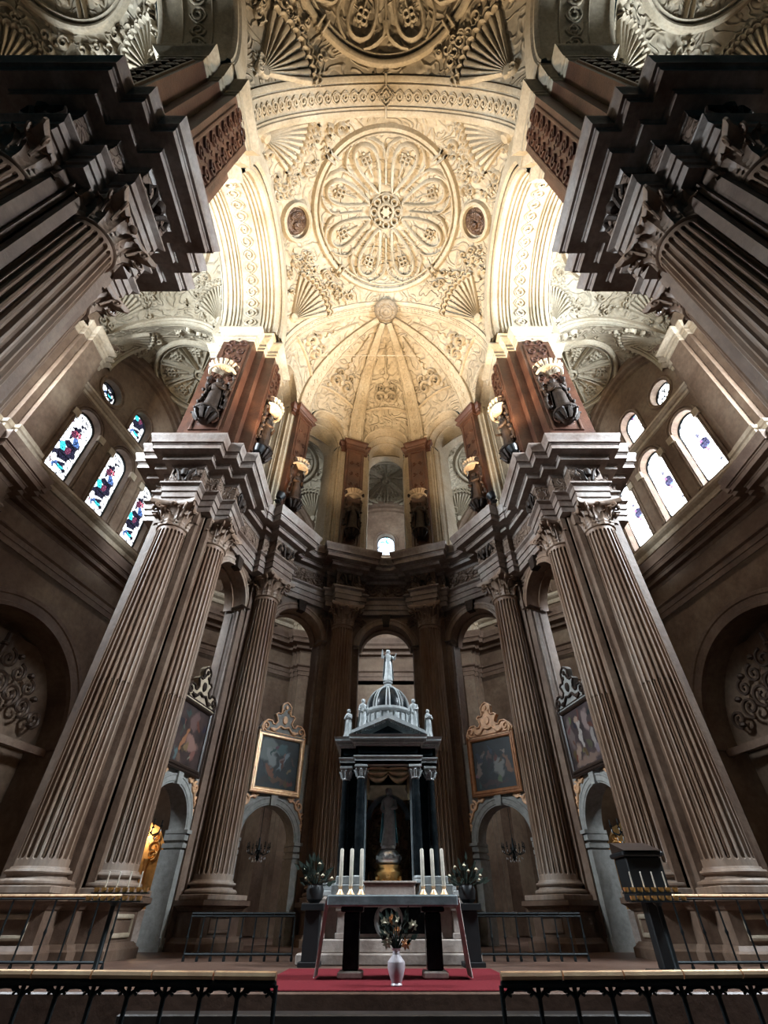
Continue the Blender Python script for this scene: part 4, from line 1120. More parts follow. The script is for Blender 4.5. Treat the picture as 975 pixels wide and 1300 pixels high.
for i in range(5):
    a0, a1 = VA[i], VA[i + 1]; am = (a0 + a1) / 2; ha = (a1 - a0) / 2
    rp = RI * math.cos(R(ha)) + .28                # distance of the screen plane
    F = lambda u, z, dep, am=am, rp=rp: jam(am, u, rp + dep) + (z,)
    FO = lambda u, z, h, am=am, rp=rp: jam(am, u, rp - h) + (z,)
    hw = rp * math.tan(R(ha)) - .45
    r = 1.42; zs = 11.98; n = 24
    outer = [(-hw, 7), (-r, 7), (-r, zs)] + [(-r * math.cos(PI * k / n), zs + r * math.sin(PI * k / n)) for k in range(1, n)] + [(r, zs), (r, 7), (hw, 7), (hw, ZAR + .1), (-hw, ZAR + .1)]
    MB().plate(outer, [], F, 0, .85).obj('upper_arch_wall', 'pier_stone', ws, False)
    ua = MB().arch(F(0, zs, 0), tuple(Vector(F(1, 0, 0)) - Vector(F(0, 0, 0))), tuple(Vector(F(0, 0, 1)) - Vector(F(0, 0, 0))), [(.02, r + .34), (-.08, r + .32), (-.08, r + .22), (-.05, r + .2), (-.05, r + .1), (-.09, r + .07), (-.09, r - .03), (.5, r - .03), (.5, r - .12), (.9, r - .12)], 32).obj('upper_archivolt', 'apse_stone', ws, True, 30)
    MB().plate([(-.16, zs + r - .12), (.16, zs + r - .12), (.24, ZAR), (-.24, ZAR)], [], F, -.22, .1).obj('keystone', 'sculpture_dark', ws, False)
    for sg in (-1, 1):
        m = MB(); m.ridge(FO, [(sg * (r + .12) , zs + 1.3), (sg * (r + .02), zs + 1.62)], .05, .06)
        m.ridge(FO, spiral(sg * (r - .12), zs + 1.42, .22, R(90), 1.2, 12, sg), .04, .06)
        m.obj('spandrel_relief', 'frieze_stone', ws, True, 50)
    # the low screen between the piers, with its archway
    sc = thing('wall_screen_' + ('left', 'rear_left', 'rear', 'rear_right', 'right')[i], {0: 'pale screen wall with an archway under the martyr painting', 1: 'pale screen wall with an archway under the cloud painting', 2: 'screen wall with an archway directly behind the altar canopy', 3: 'pale screen wall with an archway under the night gathering painting', 4: 'pale screen wall with an archway under the pale body painting'}[i], 'screen', kind='structure')
    r = 1.16; zs = 3.78; sw = hw - .12
    outer = [(-sw, ZPL), (-r, ZPL), (-r, zs)] + [(-r * math.cos(PI * k / n), zs + r * math.sin(PI * k / n)) for k in range(1, n)] + [(r, zs), (r, ZPL), (sw, ZPL), (sw, 7.3), (-sw, 7.3)]
    MB().plate(outer, [], F, .15, .75).obj('wall_slab', 'screen_stone', sc, False)
    m = MB(); m.arch(F(0, zs, .15), tuple(Vector(F(1, 0, 0)) - Vector(F(0, 0, 0))), tuple(Vector(F(0, 0, 1)) - Vector(F(0, 0, 0))), [(.02, r + .25), (-.07, r + .24), (-.07, r + .19), (-.05, r + .17), (-.05, r + .03), (-.02, r), (-.02, r - .03), (.58, r - .03), (.58, r + .2)], 32)
    m.obj('archivolt', 'screen_stone', sc, True, 30)
    for sg in (-1, 1):
        for z0_, z1_, w0, pj in ((ZPL, ZPL + .3, .42, .10), (ZPL + .3, 3.25, .34, .05), (3.3, 3.42, .38, .09), (3.5, 3.66, .38, .09), (3.68, 3.78, .46, .15)):
            x0, x1 = sorted((sg * (r - .05), sg * (r - .05 + w0)))
            MB().plate([(x0, z0_), (x1, z0_), (x1, z1_), (x0, z1_)], [], F, .15 - pj, .80).obj('jamb_block', 'screen_stone', sc, False)
        m = MB()                                     # gilded scrolls in the spandrel
        Fs = lambda u, v, h, FO=FO: FO(u, v, h - .15)
        for cx, cz, q, a_, t_ in ((1.18, 4.98, .19, 90, 1.4), (1.38, 4.62, .15, -60, 1.3), (.80, 5.16, .12, 0, 1.2), (1.42, 4.26, .11, 90, 1.2)):
            m.ridge(Fs, spiral(sg * cx, cz, q, R(a_ if sg > 0 else 180 - a_), t_, 16, sg), .045, .06)
        m.ridge(Fs, [(sg * .62, 5.2), (sg * .95, 5.1), (sg * 1.2, 4.8), (sg * 1.42, 4.4), (sg * 1.46, 4.05)], .04, .05)
        m.obj('gilded_scroll', 'crest_gold', sc, True, 50)
    MB().plate([(-.11, 4.88), (.11, 4.88), (.15, 5.3), (-.15, 5.3)], [], F, .02, .2).obj('keystone', 'screen_stone', sc, False)
    if i == 2: continue
    # framed painting with a carved crest above it
    fz0, fz1, fw = 5.36, 7.38, 1.0
    fp = thing('framed_painting', DSC[i][0] + ', above a screen archway', 'painting', F(0, fz0, .1))
    off = Vector(fp.location); ang = R(-am)
    fp.rotation_euler[2] = ang
    L = lambda u, z, d: (u, d, z - fz0)             # local: x along the wall, y away from the viewer
    c = MB(); c.box(-fw + .08, fw - .08, -.03, .0, .09, fz1 - fz0 - .09); c.obj('canvas', PIC[i], fp, False)
    pr = [(-.0, .10), (-.07, .10), (-.11, .05), (-.11, -.0), (-.08, -.02), (-.08, -.06), (-.12, -.08), (-.10, -.12), (-.02, -.12)]
    m = MB(); rs = []
    for (sx, sz) in ((-1, -1), (1, -1), (1, 1), (-1, 1)):
        rs.append([(sx * (fw - o), y, (fz1 - fz0) / 2 + sz * ((fz1 - fz0) / 2 - o)) for y, o in [(b_, a__ if False else b2) for b_, b2 in pr]])
    m.rings(rs + [rs[0]], False).obj('frame', FRM[i], fp, False)
    cr = thing('carved_crest', DSC[i][1] + ' scrolled cartouche crest over the ' + DSC[i][0].split(' of ')[-1] + ' painting', 'crest', F(0, fz1 + .03, .1), ang)
    G = lambda u, z, d: (u, d, z)
    bd = MB().plate(CREST, [], G, -.10, .10).obj('board', CRM[i], cr, True, 30)
    H = lambda u, v, h: (u, -.10 - h, v)
    m = MB(); cm = 'crest_gold' if i in (1, 3) else 'sculpture_dark'
    m.ridge(H, [(x * .93, z * .94 + .03) for x, z in CREST], .035, .05)
    for sg in (-1, 1):
        m.ridge(H, spiral(sg * .84, .26, .18, R(-90), 1.4, 16, sg), .035, .06)
        m.ridge(H, [(sg * .66, .2), (sg * .5, .12), (sg * .34, .2), (sg * .2, .34), (0, .28)], .045, .07)
        m.ridge(H, spiral(sg * .15, .98, .1, R(-90), 1.2, 12, sg), .025, .05)
    m.obj('scroll_relief', cm, cr, True, 50)
    for x, z, w, h in ((0, .62, .13, .19), (-.48, .16, .15, .09), (.48, .16, .15, .09), (0, 1.15, .08, .1)):
        MB().bump(H, [(x + w * math.cos(k * PI / 5), z + h * math.sin(k * PI / 5)) for k in range(10)], .07).obj('cabochon', cm, cr, True, 50)

# ------------------------------------------------------------------ carved figures
def figure(h, mat, name, label, group, loc, rz=0, pose='pray', extra=None, child=None, cat='statue'):
    """robed standing figure, head about 1/7.5 of the height, facing -y in its own frame"""
    t = thing(name, label, cat, loc, rz, group)
    m = MB(); k = h / 1.75; nn = 28; rs = []
    prof = [(0, .25, .21), (.06, .25, .21), (.25, .22, .18), (.50, .20, .16), (.80, .195, .155), (.98, .18, .14), (1.10, .155, .12), (1.25, .19, .13), (1.38, .205, .125), (1.45, .15, .10), (1.485, .06, .06), (1.53, .055, .058), (1.555, .075, .085), (1.60, .083, .10), (1.66, .087, .105), (1.71, .07, .085), (1.74, .035, .045), (1.75, .004, .006)]
    for z, rx, ry in prof:
        row = []
        for j in range(nn):
            a = 2 * PI * j / nn
            f = 1 + (.10 * math.sin(a * 7 + z * 1.5) * max(0, 1 - z / 1.15) if z < 1.1 else (.03 * math.sin(a * 5) if z < 1.4 else 0))
            x = rx * math.cos(a) * f; y = ry * math.sin(a) * f
            sway = .035 * math.sin(z * 2.2)
            if .5 < z < .95 and math.sin(a) < -.3: y -= .03 * math.exp(-((math.cos(a) - .35) / .3) ** 2)
            if 1.58 < z < 1.65 and math.sin(a) < -.96: y -= .028          # nose
            row.append(((x + sway) * k, y * k, z * k))
        rs.append(row)
    m.rings(rs, True, True); sx = .03
    arms = {'pray': [((-.19, 0, 1.36), (-.25, -.08, 1.10), (-.05, -.20, 1.20)), ((.19, 0, 1.36), (.25, -.08, 1.10), (.05, -.20, 1.22))],
            'bless': [((-.19, 0, 1.36), (-.33, -.08, 1.22), (-.32, -.16, 1.58)), ((.19, 0, 1.36), (.32, -.06, 1.14), (.40, -.18, 1.34))],
            'hold': [((-.19, 0, 1.36), (-.27, -.04, 1.08), (-.20, -.24, .98)), ((.19, 0, 1.36), (.26, -.06, 1.12), (.06, -.22, 1.08))]}[pose]
    for sh, el, ha_ in arms:
        P = [Vector(p) * k + Vector((sx * k, 0, 0)) for p in (sh, el, ha_)]
        m.tube([P[0], (P[0] + P[1]) / 2, P[1], (P[1] + P[2]) / 2, P[2]], [.065 * k, .062 * k, .055 * k, .058 * k, .04 * k], 8)
        d = (P[2] - P[1]).normalized(); o = d.orthogonal().normalized()
        m.lathe([(0, -.035 * k), (.035 * k, -.02 * k), (.04 * k, .02 * k), (0, .04 * k)], 8, P[2] + d * .03 * k)
        for q in range(4):
            b = P[2] + d * .05 * k + o * (q - 1.5) * .016 * k; m.tube([b, b + d * .07 * k], [.009 * k, .006 * k], 5)
        b = P[2] + d * .02 * k + o * .035 * k; m.tube([b, b + d * .04 * k + o * .02 * k], [.009 * k, .006 * k], 5)
    m.obj('figure', mat, t, True, 60)
    m = MB()                                        # hair and a mantle falling from the shoulders
    m.lathe([(.09, 1.52), (.105, 1.60), (.108, 1.67), (.085, 1.735), (.0, 1.77)], 16, (0.03 * k + 0.0, .02 * k, 0), k, k)
    m.v = [(x, y, z * k) if True else 0 for x, y, z in m.v]
    m.v = [(x, max(y, -.035 * k) if z > 1.5 * k else y, z) for x, y, z in m.v]
    m.obj('hair', mat, t, True, 60)
    m = MB()
    def man(u, v):
        a = PI * (.02 + .96 * u); z = 1.42 - 1.32 * v; w = .20 + .10 * v + .02 * math.sin(u * 22)
        return ((w * math.cos(a) + .02) * k, (.11 + .06 * v) * math.sin(a) * k * (1.2 + .2 * math.sin(u * 20)), z * k)
    m.grid(man, 24, 8).obj('mantle', child or mat, t, True, 60)
    m = MB(); m.bev(-.24 * k, .24 * k, -.22 * k, .22 * k, -.10 * k, .0, .012).obj('plinth', mat, t, False)
    return t
# carved figures under shell canopies on the upper piers
def canopy_figure(x, y, z, rz, label, group, sc=1.0):
    t = figure(2.3 * sc, 'sculpture_dark', 'pier_statue', label, group, (x, y, z), rz, 'hold')
    m = MB()
    for i in range(9):
        a = PI * (i + .5) / 9
        m.tube([(0, .05, 2.75 * sc), (.42 * sc * math.cos(a), -.28 * sc * math.sin(a) - .05, 2.9 * sc), (.62 * sc * math.cos(a), -.5 * sc * math.sin(a), 3.15 * sc)], [.05 * sc, .085 * sc, .10 * sc], 6)
    m.tube([(.55 * sc * math.cos(PI * i / 10), -.45 * sc * math.sin(PI * i / 10), 2.72 * sc) for i in range(11)], .07 * sc, 6)
    m.obj('shell_canopy', 'ledge_stone', t, True, 50)
    m = MB()
    for q in (-1, 1):
        m.tube([(q * (.50 + .07 * math.sin(i * .9)) * sc, .10, (2.7 - .24 * i) * sc) for i in range(11)], [(.05 + .03 * (i % 2)) * sc for i in range(11)], 6)
        for i in range(6): m.lathe([(0, -.09 * sc), (.08 * sc, -.03 * sc), (.085 * sc, .03 * sc), (0, .09 * sc)], 7, (q * (.46 + .1 * (i % 2)) * sc, .04, (.35 + .42 * i) * sc))
        m.lathe([(0, -.16), (.14, -.06), (.15, .06), (0, .16)], 8, (q * .55 * sc, -.1, 3.0 * sc))
    m.lathe([(.16 * sc, -.62 * sc), (.22 * sc, -.58 * sc), (.26 * sc, -.4 * sc), (.36 * sc, -.28 * sc), (.38 * sc, -.2 * sc), (.50 * sc, -.14 * sc), (.50 * sc, -.04 * sc), (.3 * sc, 0)], 12, (0, 0, 0))
    for q in range(5):
        a_ = PI * (q + .5) / 5
        m.tube([(.24 * sc * math.cos(a_), -.24 * sc * math.sin(a_), -.62 * sc), (.36 * sc * math.cos(a_), -.36 * sc * math.sin(a_), -.45 * sc), (.46 * sc * math.cos(a_), -.46 * sc * math.sin(a_), -.22 * sc), (.56 * sc * math.cos(a_), -.56 * sc * math.sin(a_), -.26 * sc)], [.05 * sc, .09 * sc, .08 * sc, .03 * sc], 6)
    m.obj('carved_surround', 'sculpture_dark', t, True, 50)
    return t
for s in (-1, 1):
    canopy_figure(s * FAR[0], FAR[1] - 2.12, ZCO + 2.2, 0, 'dark statue under a pale shell on the nave-facing upper pier', 'shell-canopied statues, front of the upper piers', 1.15)
    canopy_figure(s * (FAR[0] - 2.12), FAR[1], ZCO + 2.0, s * -PI / 2, 'dark statue under a shell on the choir side of the upper pier', 'shell-canopied statues, choir side of the upper piers', 1.1)
    for a in (59, 20):
        p = pol(s * a, RF - .58)
        canopy_figure(p[0], p[1], ZCO + 1.9, -R(s * a), 'dark statue under a shell on an upper apse pilaster, ' + ('beside the middle opening' if a == 20 else 'between the side openings'), 'statues on the apse pilasters, %d' % a, .95)
    for y_, lab in ((13.0, 'front'),):
        pass

# ------------------------------------------------------------------ marble altar canopy
AX, AYF = 0.06, 13.75           # axis and front plane
can = thing('altar_canopy', 'grey and black marble temple canopy with pediment and ribbed dome over the altar', 'canopy', (AX, AYF + 1.25, ZPL))
def A(x): return x
z = lambda q: q - ZPL
by = -1.25                       # local y of the front plane
m = MB()                         # stepped base
m.bev(-1.95, 1.95, by - .35, 1.5, 0, .18, .02); m.bev(-1.75, 1.75, by - .18, 1.45, .18, .40, .02)
m.obj('base_step', 'altar_stone', can, False)
m = MB(); m.bev(-1.42, 1.42, by + .05, 1.35, .40, 1.02, .02); m.bev(-1.5, 1.5, by - .02, 1.4, 1.02, 1.12, .02); m.obj('altar_block', 'altar_stone', can, False)
for q in (-1, 1):
    m = MB(); m.bev(q * 1.16 - .46, q * 1.16 + .46, by - .02, 1.4, 1.12, 1.22, .015); m.bev(q * 1.16 - .40, q * 1.16 + .40, by + .03, 1.35, 1.22, 1.36, .015)
    m.obj('column_plinth', 'white_marble', can, False)
CX4 = [(-1.13, by + .42), (-.72, by + .18), (.72, by + .18), (1.13, by + .42), (-1.13, 1.1), (-.72, 1.25), (.72, 1.25), (1.13, 1.1)]
for (cx, cy) in CX4:
    MB().lathe([(.15, 1.36), (.15, 1.40), (.135, 1.43), (.14, 1.46), (.12, 1.5)], 18, (cx, cy, 0)).obj('column_base', 'white_marble', can)
    MB().lathe([(.115, 1.5), (.118, 2.3), (.10, 3.52)], 20, (cx, cy, 0)).obj('column_shaft', 'black_marble', can)
    m = MB(); m.lathe([(.105, 3.52), (.12, 3.54), (.105, 3.57), (.12, 3.66), (.16, 3.76), (.15, 3.78)], 16, (cx, cy, 0))
    for k in range(8):
        a = k * PI / 4; m.tube([(cx + .11 * math.cos(a), cy + .11 * math.sin(a), 3.58), (cx + .14 * math.cos(a), cy + .14 * math.sin(a), 3.68), (cx + .19 * math.cos(a), cy + .19 * math.sin(a), 3.73)], [.03, .035, .02], 5)
    m.bev(cx - .17, cx + .17, cy - .17, cy + .17, 3.78, 3.84, .01); m.obj('column_capital', 'white_marble', can, True, 40)
for q in (-1, 1):                # rear wall strips and dark inner pilasters
    MB().bev(q * .92 - .16, q * .92 + .16, by + .5, 1.2, 1.36, 3.84, .01).obj('inner_pilaster', 'black_marble', can, False)
    MB().bev(q * .60 - .03, q * .60 + .03, by + .3, by + .45, 1.36, 3.84, .008).obj('opening_jamb', 'grey_marble', can, False)
# entablature: outer wings behind, front portico forward
def lay(x0, x1, y0, y1, prof, nm, mat, sub=None):
    m = MB(); pth = [(x0, y1), (x0, y0), (x1, y0), (x1, y1)]
    m.sweep(pth[::1], prof, True); m.box(x0, x1, y0, y1, prof[0][1], prof[-1][1]); return m.obj(nm, mat, can, False)
for nm, (x0, x1, y0) in (('wing', (-1.30, 1.30, by + .26)), ('portico', (-.88, .88, by + .02))):
    yb = 1.4
    lay(x0, x1, y0, yb, [(0, 3.84), (0, 3.92), (.02, 3.92), (.02, 4.0), (.05, 4.02), (.05, 4.05)], nm + '_architrave', 'white_marble')
    lay(x0, x1, y0, yb, [(.0, 4.05), (.0, 4.28)], nm + '_frieze', 'grey_marble')
    lay(x0, x1, y0, yb, [(.02, 4.28), (.04, 4.32), (.10, 4.36), (.10, 4.42), (.17, 4.44), (.17, 4.50), (.20, 4.54), (0, 4.56)], nm + '_cornice', 'white_marble')
    MB().box(x0 + .08, x1 - .08, y0 - .012, y0, 4.10, 4.24).obj('frieze_panel', 'black_marble', can, False)
    m = MB(); k = int((x1 - x0) / .055)
    for i in range(k): xx = x0 + (i + .25) * (x1 - x0) / k; m.box(xx, xx + .028, y0 - .085, y0 - .02, 4.32, 4.36)
    o = m.obj('dentils', 'white_marble', can, False); o['kind'] = 'stuff'
# pediment
px, pz0, pz1, py = 1.05, 4.56, 5.02, by - .12
MB().plate([(-px + .1, pz0), (px - .1, pz0), (0, pz1 - .06)], [], lambda u, q, d: (u, d, q), py + .14, py + 1.2).obj('pediment_field', 'grey_marble', can, False)
MB().plate([(-.42, pz0 + .05), (.42, pz0 + .05), (0, pz0 + .24)], [], lambda u, q, d: (u, d, q), py + .12, py + .15).obj('pediment_panel', 'black_marble', can, False)
for q in (-1, 1):
    MB().plate([(q * px, pz0), (q * px, pz0 + .07), (0, pz1 + .08), (0, pz1 - .05)], [], lambda u, w, d: (u, d, w), py - .02, py + 1.3).obj('raking_cornice', 'white_marble', can, False)
    m = MB()
    for i in range(14):
        t = (i + .5) / 15; xx = q * (px - .15) * (1 - t); zz = pz0 + .02 + (pz1 - pz0 - .09) * t
        m.box(xx - .018, xx + .018, py + .05, py + .15, zz - .02, zz + .025)
    o = m.obj('raking_dentils', 'white_marble', can, False); o['kind'] = 'stuff'
# drum and ribbed dome
dc = (0, .0, 0)
MB().lathe([(.74, 4.5), (.74, 5.12), (.70, 5.14), (.66, 5.16), (.66, 5.42), (.71, 5.44), (.74, 5.48), (.74, 5.55), (.66, 5.57)], 40, dc).obj('drum', 'white_marble', can, True, 30)
for k in range(20):
    a = 2 * PI * k / 20; MB().tube([(.675 * math.cos(a), .675 * math.sin(a), 5.17), (.675 * math.cos(a), .675 * math.sin(a), 5.41)], .028, 5).obj('baluster', 'white_marble', can)
DP = [(.66 * math.cos(R(t)), 5.56 + .76 * math.sin(R(t))) for t in range(0, 84, 7)]
MB().lathe(DP, 40, dc).obj('dome_shell', 'black_marble', can)
for k in range(10):
    a = 2 * PI * (k + .5) / 10; m = MB()
    for da in (-.075, .075): m.tube([((r_ + .012) * math.cos(a + da), (r_ + .012) * math.sin(a + da), zz) for r_, zz in DP], [.032 - .014 * j / len(DP) for j in range(len(DP))], 5)
    m.obj('dome_rib', 'white_marble', can)
MB().lathe([(.16, 6.26), (.2, 6.29), (.2, 6.34), (.13, 6.38), (.11, 6.42), (.15, 6.46), (.15, 6.5), (0, 6.5)], 20, dc).obj('dome_finial', 'white_marble', can)
# swagged curtain
m = MB()
def swag(u, v):
    x = (u - .5) * 1.14
    sagx = abs(math.sin(u * 2 * PI)) ** .8
    zz = 3.82 - v * (.16 + .26 * sagx)
    return (x, by + .36 - .05 * math.sin(v * 17 + sagx * 2.5) - .03 * sagx, zz - .02 * math.sin(v * 17))
m.grid(swag, 40, 18).obj('curtain_swag', 'gilded_cloth', can, True, 70)
for q in (-1, 1):
    m = MB(); m.grid(lambda u, v, q=q: (q * (.50 + .07 * u), by + .33 + .025 * math.sin(u * 14), 3.82 - v * .75), 10, 6); m.obj('curtain_tail', 'gilded_cloth', can, True, 70)
# niche behind the statue
m = MB(); m.lathe([(.58, 1.36), (.58, 3.3)], 20, (0, .35, 0), 1, .6, 0, 180); m.obj('niche', 'gold_niche', can) if 'gold_niche' in MT else (stone('gold_niche', (.34, .15, .08), (.55, .27, .14), (.72, .45, .26), 2.5, .4, .3, 8, relief=4), m.obj('niche', 'gold_niche', can))
m = MB(); m.arch((0, .05, 2.75), (1, 0, 0), (0, 1, 0), [(-.05, .60), (-.05, .47), (.1, .47)], 24); m.obj('niche_arch', 'grey_marble', can, True, 30)
m = MB()                         # silver and gilt pedestal of the statue
m.lathe([(.34, 1.12), (.36, 1.2), (.30, 1.26), (.26, 1.32), (.30, 1.48), (.34, 1.58), (.28, 1.66), (.30, 1.72)], 20, (0, by + .62, 0))
for k in range(12):
    a = 2 * PI * k / 12; m.lathe([(0, -.06), (.05, -.03), (.06, .03), (0, .07)], 7, (.31 * math.cos(a), by + .62 + .31 * math.sin(a), 1.38 + .08 * (k % 2)))
m.obj('statue_pedestal', 'gold', can, True, 50)
m = MB(); m.lathe([(.22, 1.72), (.30, 1.78), (.31, 1.88), (.24, 1.98), (.2, 2.02), (.0, 2.02)], 18, (0, by + .62, 0))
for k in range(9):
    a = 2 * PI * k / 9; m.lathe([(0, -.08), (.08, -.03), (.08, .04), (0, .09)], 7, (.25 * math.cos(a), by + .62 + .25 * math.sin(a), 1.86))
m.obj('cloud_pedestal', 'silver', can, True, 50)
light('canopy_lamp', 'POINT', (AX, AYF + .75, ZPL + 1.75), (0, 0, 0), 45, (1, .60, .36), .12)
figure(1.28, 'white_marble', 'madonna_statue', 'crowned white and teal statue standing inside the altar canopy', None, (AX, AYF + .62, ZPL + 2.11), 0, 'hold', child='teal_robe')
figure(1.06, 'white_marble', 'dome_statue', 'white statue with raised hand standing on top of the canopy dome', None, (AX, AYF + 1.25, ZPL + 6.56), 0, 'bless')
for q in (-1, 1):
    figure(.74, 'white_marble', 'corner_statue', 'small white statue on the outer wing corner of the altar canopy', 'outer corner statues of the canopy', (AX + q * 1.16, AYF + .40, ZPL + 4.64), q * .3, 'pray')
    figure(.84, 'white_marble', 'pediment_statue', 'white statue standing on the pediment end beside the canopy dome', 'pediment statues of the canopy', (AX + q * .74, AYF + .35, ZPL + 4.82), -q * .2, 'hold')
    for cx in (1.16,):
        pass
# front relief of the altar block: pilasters and a ring
for q in (-1, 1):
    for xx in (1.52, 1.05):
        m = MB(); m.bev(q * xx - .12, q * xx + .12, by - .16, by + .1, .40, .50, .01); m.bev(q * xx - .085, q * xx + .085, by - .12, by + .1, .50, .86, .01); m.bev(q * xx - .13, q * xx + .13, by - .17, by + .1, .86, .96, .01)
        m.obj('altar_pilaster', 'altar_stone', can, False)
m = MB(); m.bev(-1.72, 1.72, by - .2, by + .1, .96, 1.08, .015); m.obj('altar_shelf', 'altar_stone', can, False)
m = MB(); m.tube([(.27 * math.cos(a), by - .02, .70 + .27 * math.sin(a)) for a in [k * PI / 16 for k in range(32)]], .055, 8, True); m.obj('altar_ring', 'white_marble', can)
m = MB(); m.box(-.9, .9, by + .0, by + .04, .48, .94); m.obj('altar_panel', 'black_marble', can, False)
m = MB(); m.bev(-.6, .6, by - .25, by + .1, 1.12, 1.34, .02); m.bev(-.64, .64, by - .28, by + .1, 1.34, 1.38, .01); m.obj('tabernacle_step', 'altar_stone', can, False)

# ------------------------------------------------------------------ altar table, candles, vase
TY = 10.5; TX = .11; ZT = 1.87
tb = thing('altar_table', 'grey stone altar table on two black marble legs', 'table', (TX, TY, ZPL + .021))
MB().bev(-1.09, 1.09, -.42, .42, ZT - ZPL - .15, ZT - ZPL, .02).obj('table_top', 'grey_marble', tb, False)
for q in (-1, 1):
    lg = MB().bev(q * .68 - .13, q * .68 + .13, -.16, .16, .09, ZT - ZPL - .22, .02).obj('leg', 'black_marble', tb, False)
    MB().bev(q * .68 - .2, q * .68 + .2, -.23, .23, .0, .09, .02).obj('leg_foot', 'altar_stone', lg, False)
    MB().bev(q * .68 - .19, q * .68 + .19, -.22, .22, ZT - ZPL - .22, ZT - ZPL - .15, .015).obj('leg_capital', 'black_marble', lg, False)
cl = thing('altar_cloth', 'pale linen cloth laid over the altar table, ends hanging to the floor', 'cloth', (TX, TY, ZT))
m = MB()
hang = [(-1.24, -.98), (-1.20, -.7), (-1.16, -.35), (-1.125, -.05), (-1.10, .004), (-1.0, .010), (0, .010), (1.0, .010), (1.10, .004), (1.125, -.05), (1.16, -.35), (1.20, -.7), (1.24, -.98)]
rs = []
for (x, q) in hang:
    rs.append([(x + (.012 * math.sin(j * 2.1) if q < -.02 else 0), -.30 + .60 * j / 12, q) for j in range(13)])
m.rings(rs, False); m.rings([[(a, b, c + .006) for a, b, c in r] for r in rs], False)
m.obj('cloth_sheet', 'linen', cl, True, 60)
for k, dx in enumerate((-1.0, -.80, -.60, .60, .80, 1.0)):
    lab = 'tall white candle on the altar table, ' + ('outermost' if abs(dx) == 1.0 else 'middle of three' if abs(dx) == .8 else 'innermost')
    c = thing('altar_candle', lab, 'candle', (TX + dx * .92, TY + .12, ZT + .018), 0, 'altar candles, %d' % round(abs(dx) * 10))
    MB().lathe([(.075, 0), (.08, .02), (.05, .05), (.028, .09), (.04, .12), (.05, .13), (0, .13)], 14).obj('holder', 'brass', c)
    MB().lathe([(.036, .13), (.034, .66), (.02, .68), (0, .68)], 12).obj('wax', 'candle_wax', c)
    MB().tube([(0, 0, .68), (.004, 0, .72)], .004, 4).obj('wick', 'dark_iron', c)
for q in (-1, 1):
    b = thing('altar_step_block', 'white marble shelf block standing at one end of the altar table', 'block', (TX + q * .80, TY + .30, ZT + .024), 0, 'white shelf blocks')
    MB().bev(-.30, .30, -.06, .08, 0, .16, .012).obj('block', 'white_marble', b, False)
    MB().bev(-.22, .22, -.05, .07, .16, .28, .012).obj('upper_block', 'white_marble', b, False)
v = thing('flower_vase', 'white china vase of flowers standing on the carpet before the altar', 'vase', (.15, 9.35, ZPL + .021))
MB().lathe([(a_ * .82, b_ * .62) for a_, b_ in [(0, 0), (.09, 0), (.10, .02), (.085, .05), (.12, .16), (.155, .30), (.15, .40), (.10, .47), (.065, .52), (.06, .58), (.085, .63), (.07, .63), (.05, .58)]], 28).obj('vase_body', 'vase_china', v)
rnd = random.Random(3); fb = MB(); bl = []
for k in range(34):
    a = rnd.uniform(0, 2 * PI); e = rnd.uniform(.1, 1.2); l = rnd.uniform(.25, .46)
    tip = Vector((math.cos(a) * math.cos(e) * l * .7, math.sin(a) * math.cos(e) * l * .6, .39 + math.sin(e) * l * .9))
    fb.tube([(0, 0, .34), tip * .5 + Vector((0, 0, .20)), tip], [.008, .006, .004], 4)
    d = (tip - Vector((0, 0, .37))).normalized(); s_ = d.orthogonal().normalized() * .045
    fb.add([tip, tip + s_ + d * .05, tip + d * .14, tip - s_ + d * .05, tip + d * .06 + d.cross(s_) * .5], [(0, 1, 4), (1, 2, 4), (2, 3, 4), (3, 0, 4)])
    if k % 3 == 0: bl.append(tip)
fb.obj('foliage', 'leaf_green', v, True, 50)
for k, tip in enumerate(bl):
    m = MB(); n = 7
    for j in range(n):
        a = 2 * PI * j / n; c, s_ = math.cos(a), math.sin(a)
        m.add([tip + Vector((0, -.03, 0)), tip + Vector((.05 * math.cos(a - .4), -.035, .05 * math.sin(a - .4))), tip + Vector((.075 * c, -.02, .075 * s_)), tip + Vector((.05 * math.cos(a + .4), -.035, .05 * math.sin(a + .4)))], [(0, 1, 2, 3)])
    m.lathe([(0, -.025), (.025, 0), (0, .025)], 8, tip + Vector((0, -.04, 0)))
    m.obj('flower', ('flower_orange', 'flower_cream', 'flower_cream', 'leaf_green')[k % 4], v, True, 50)
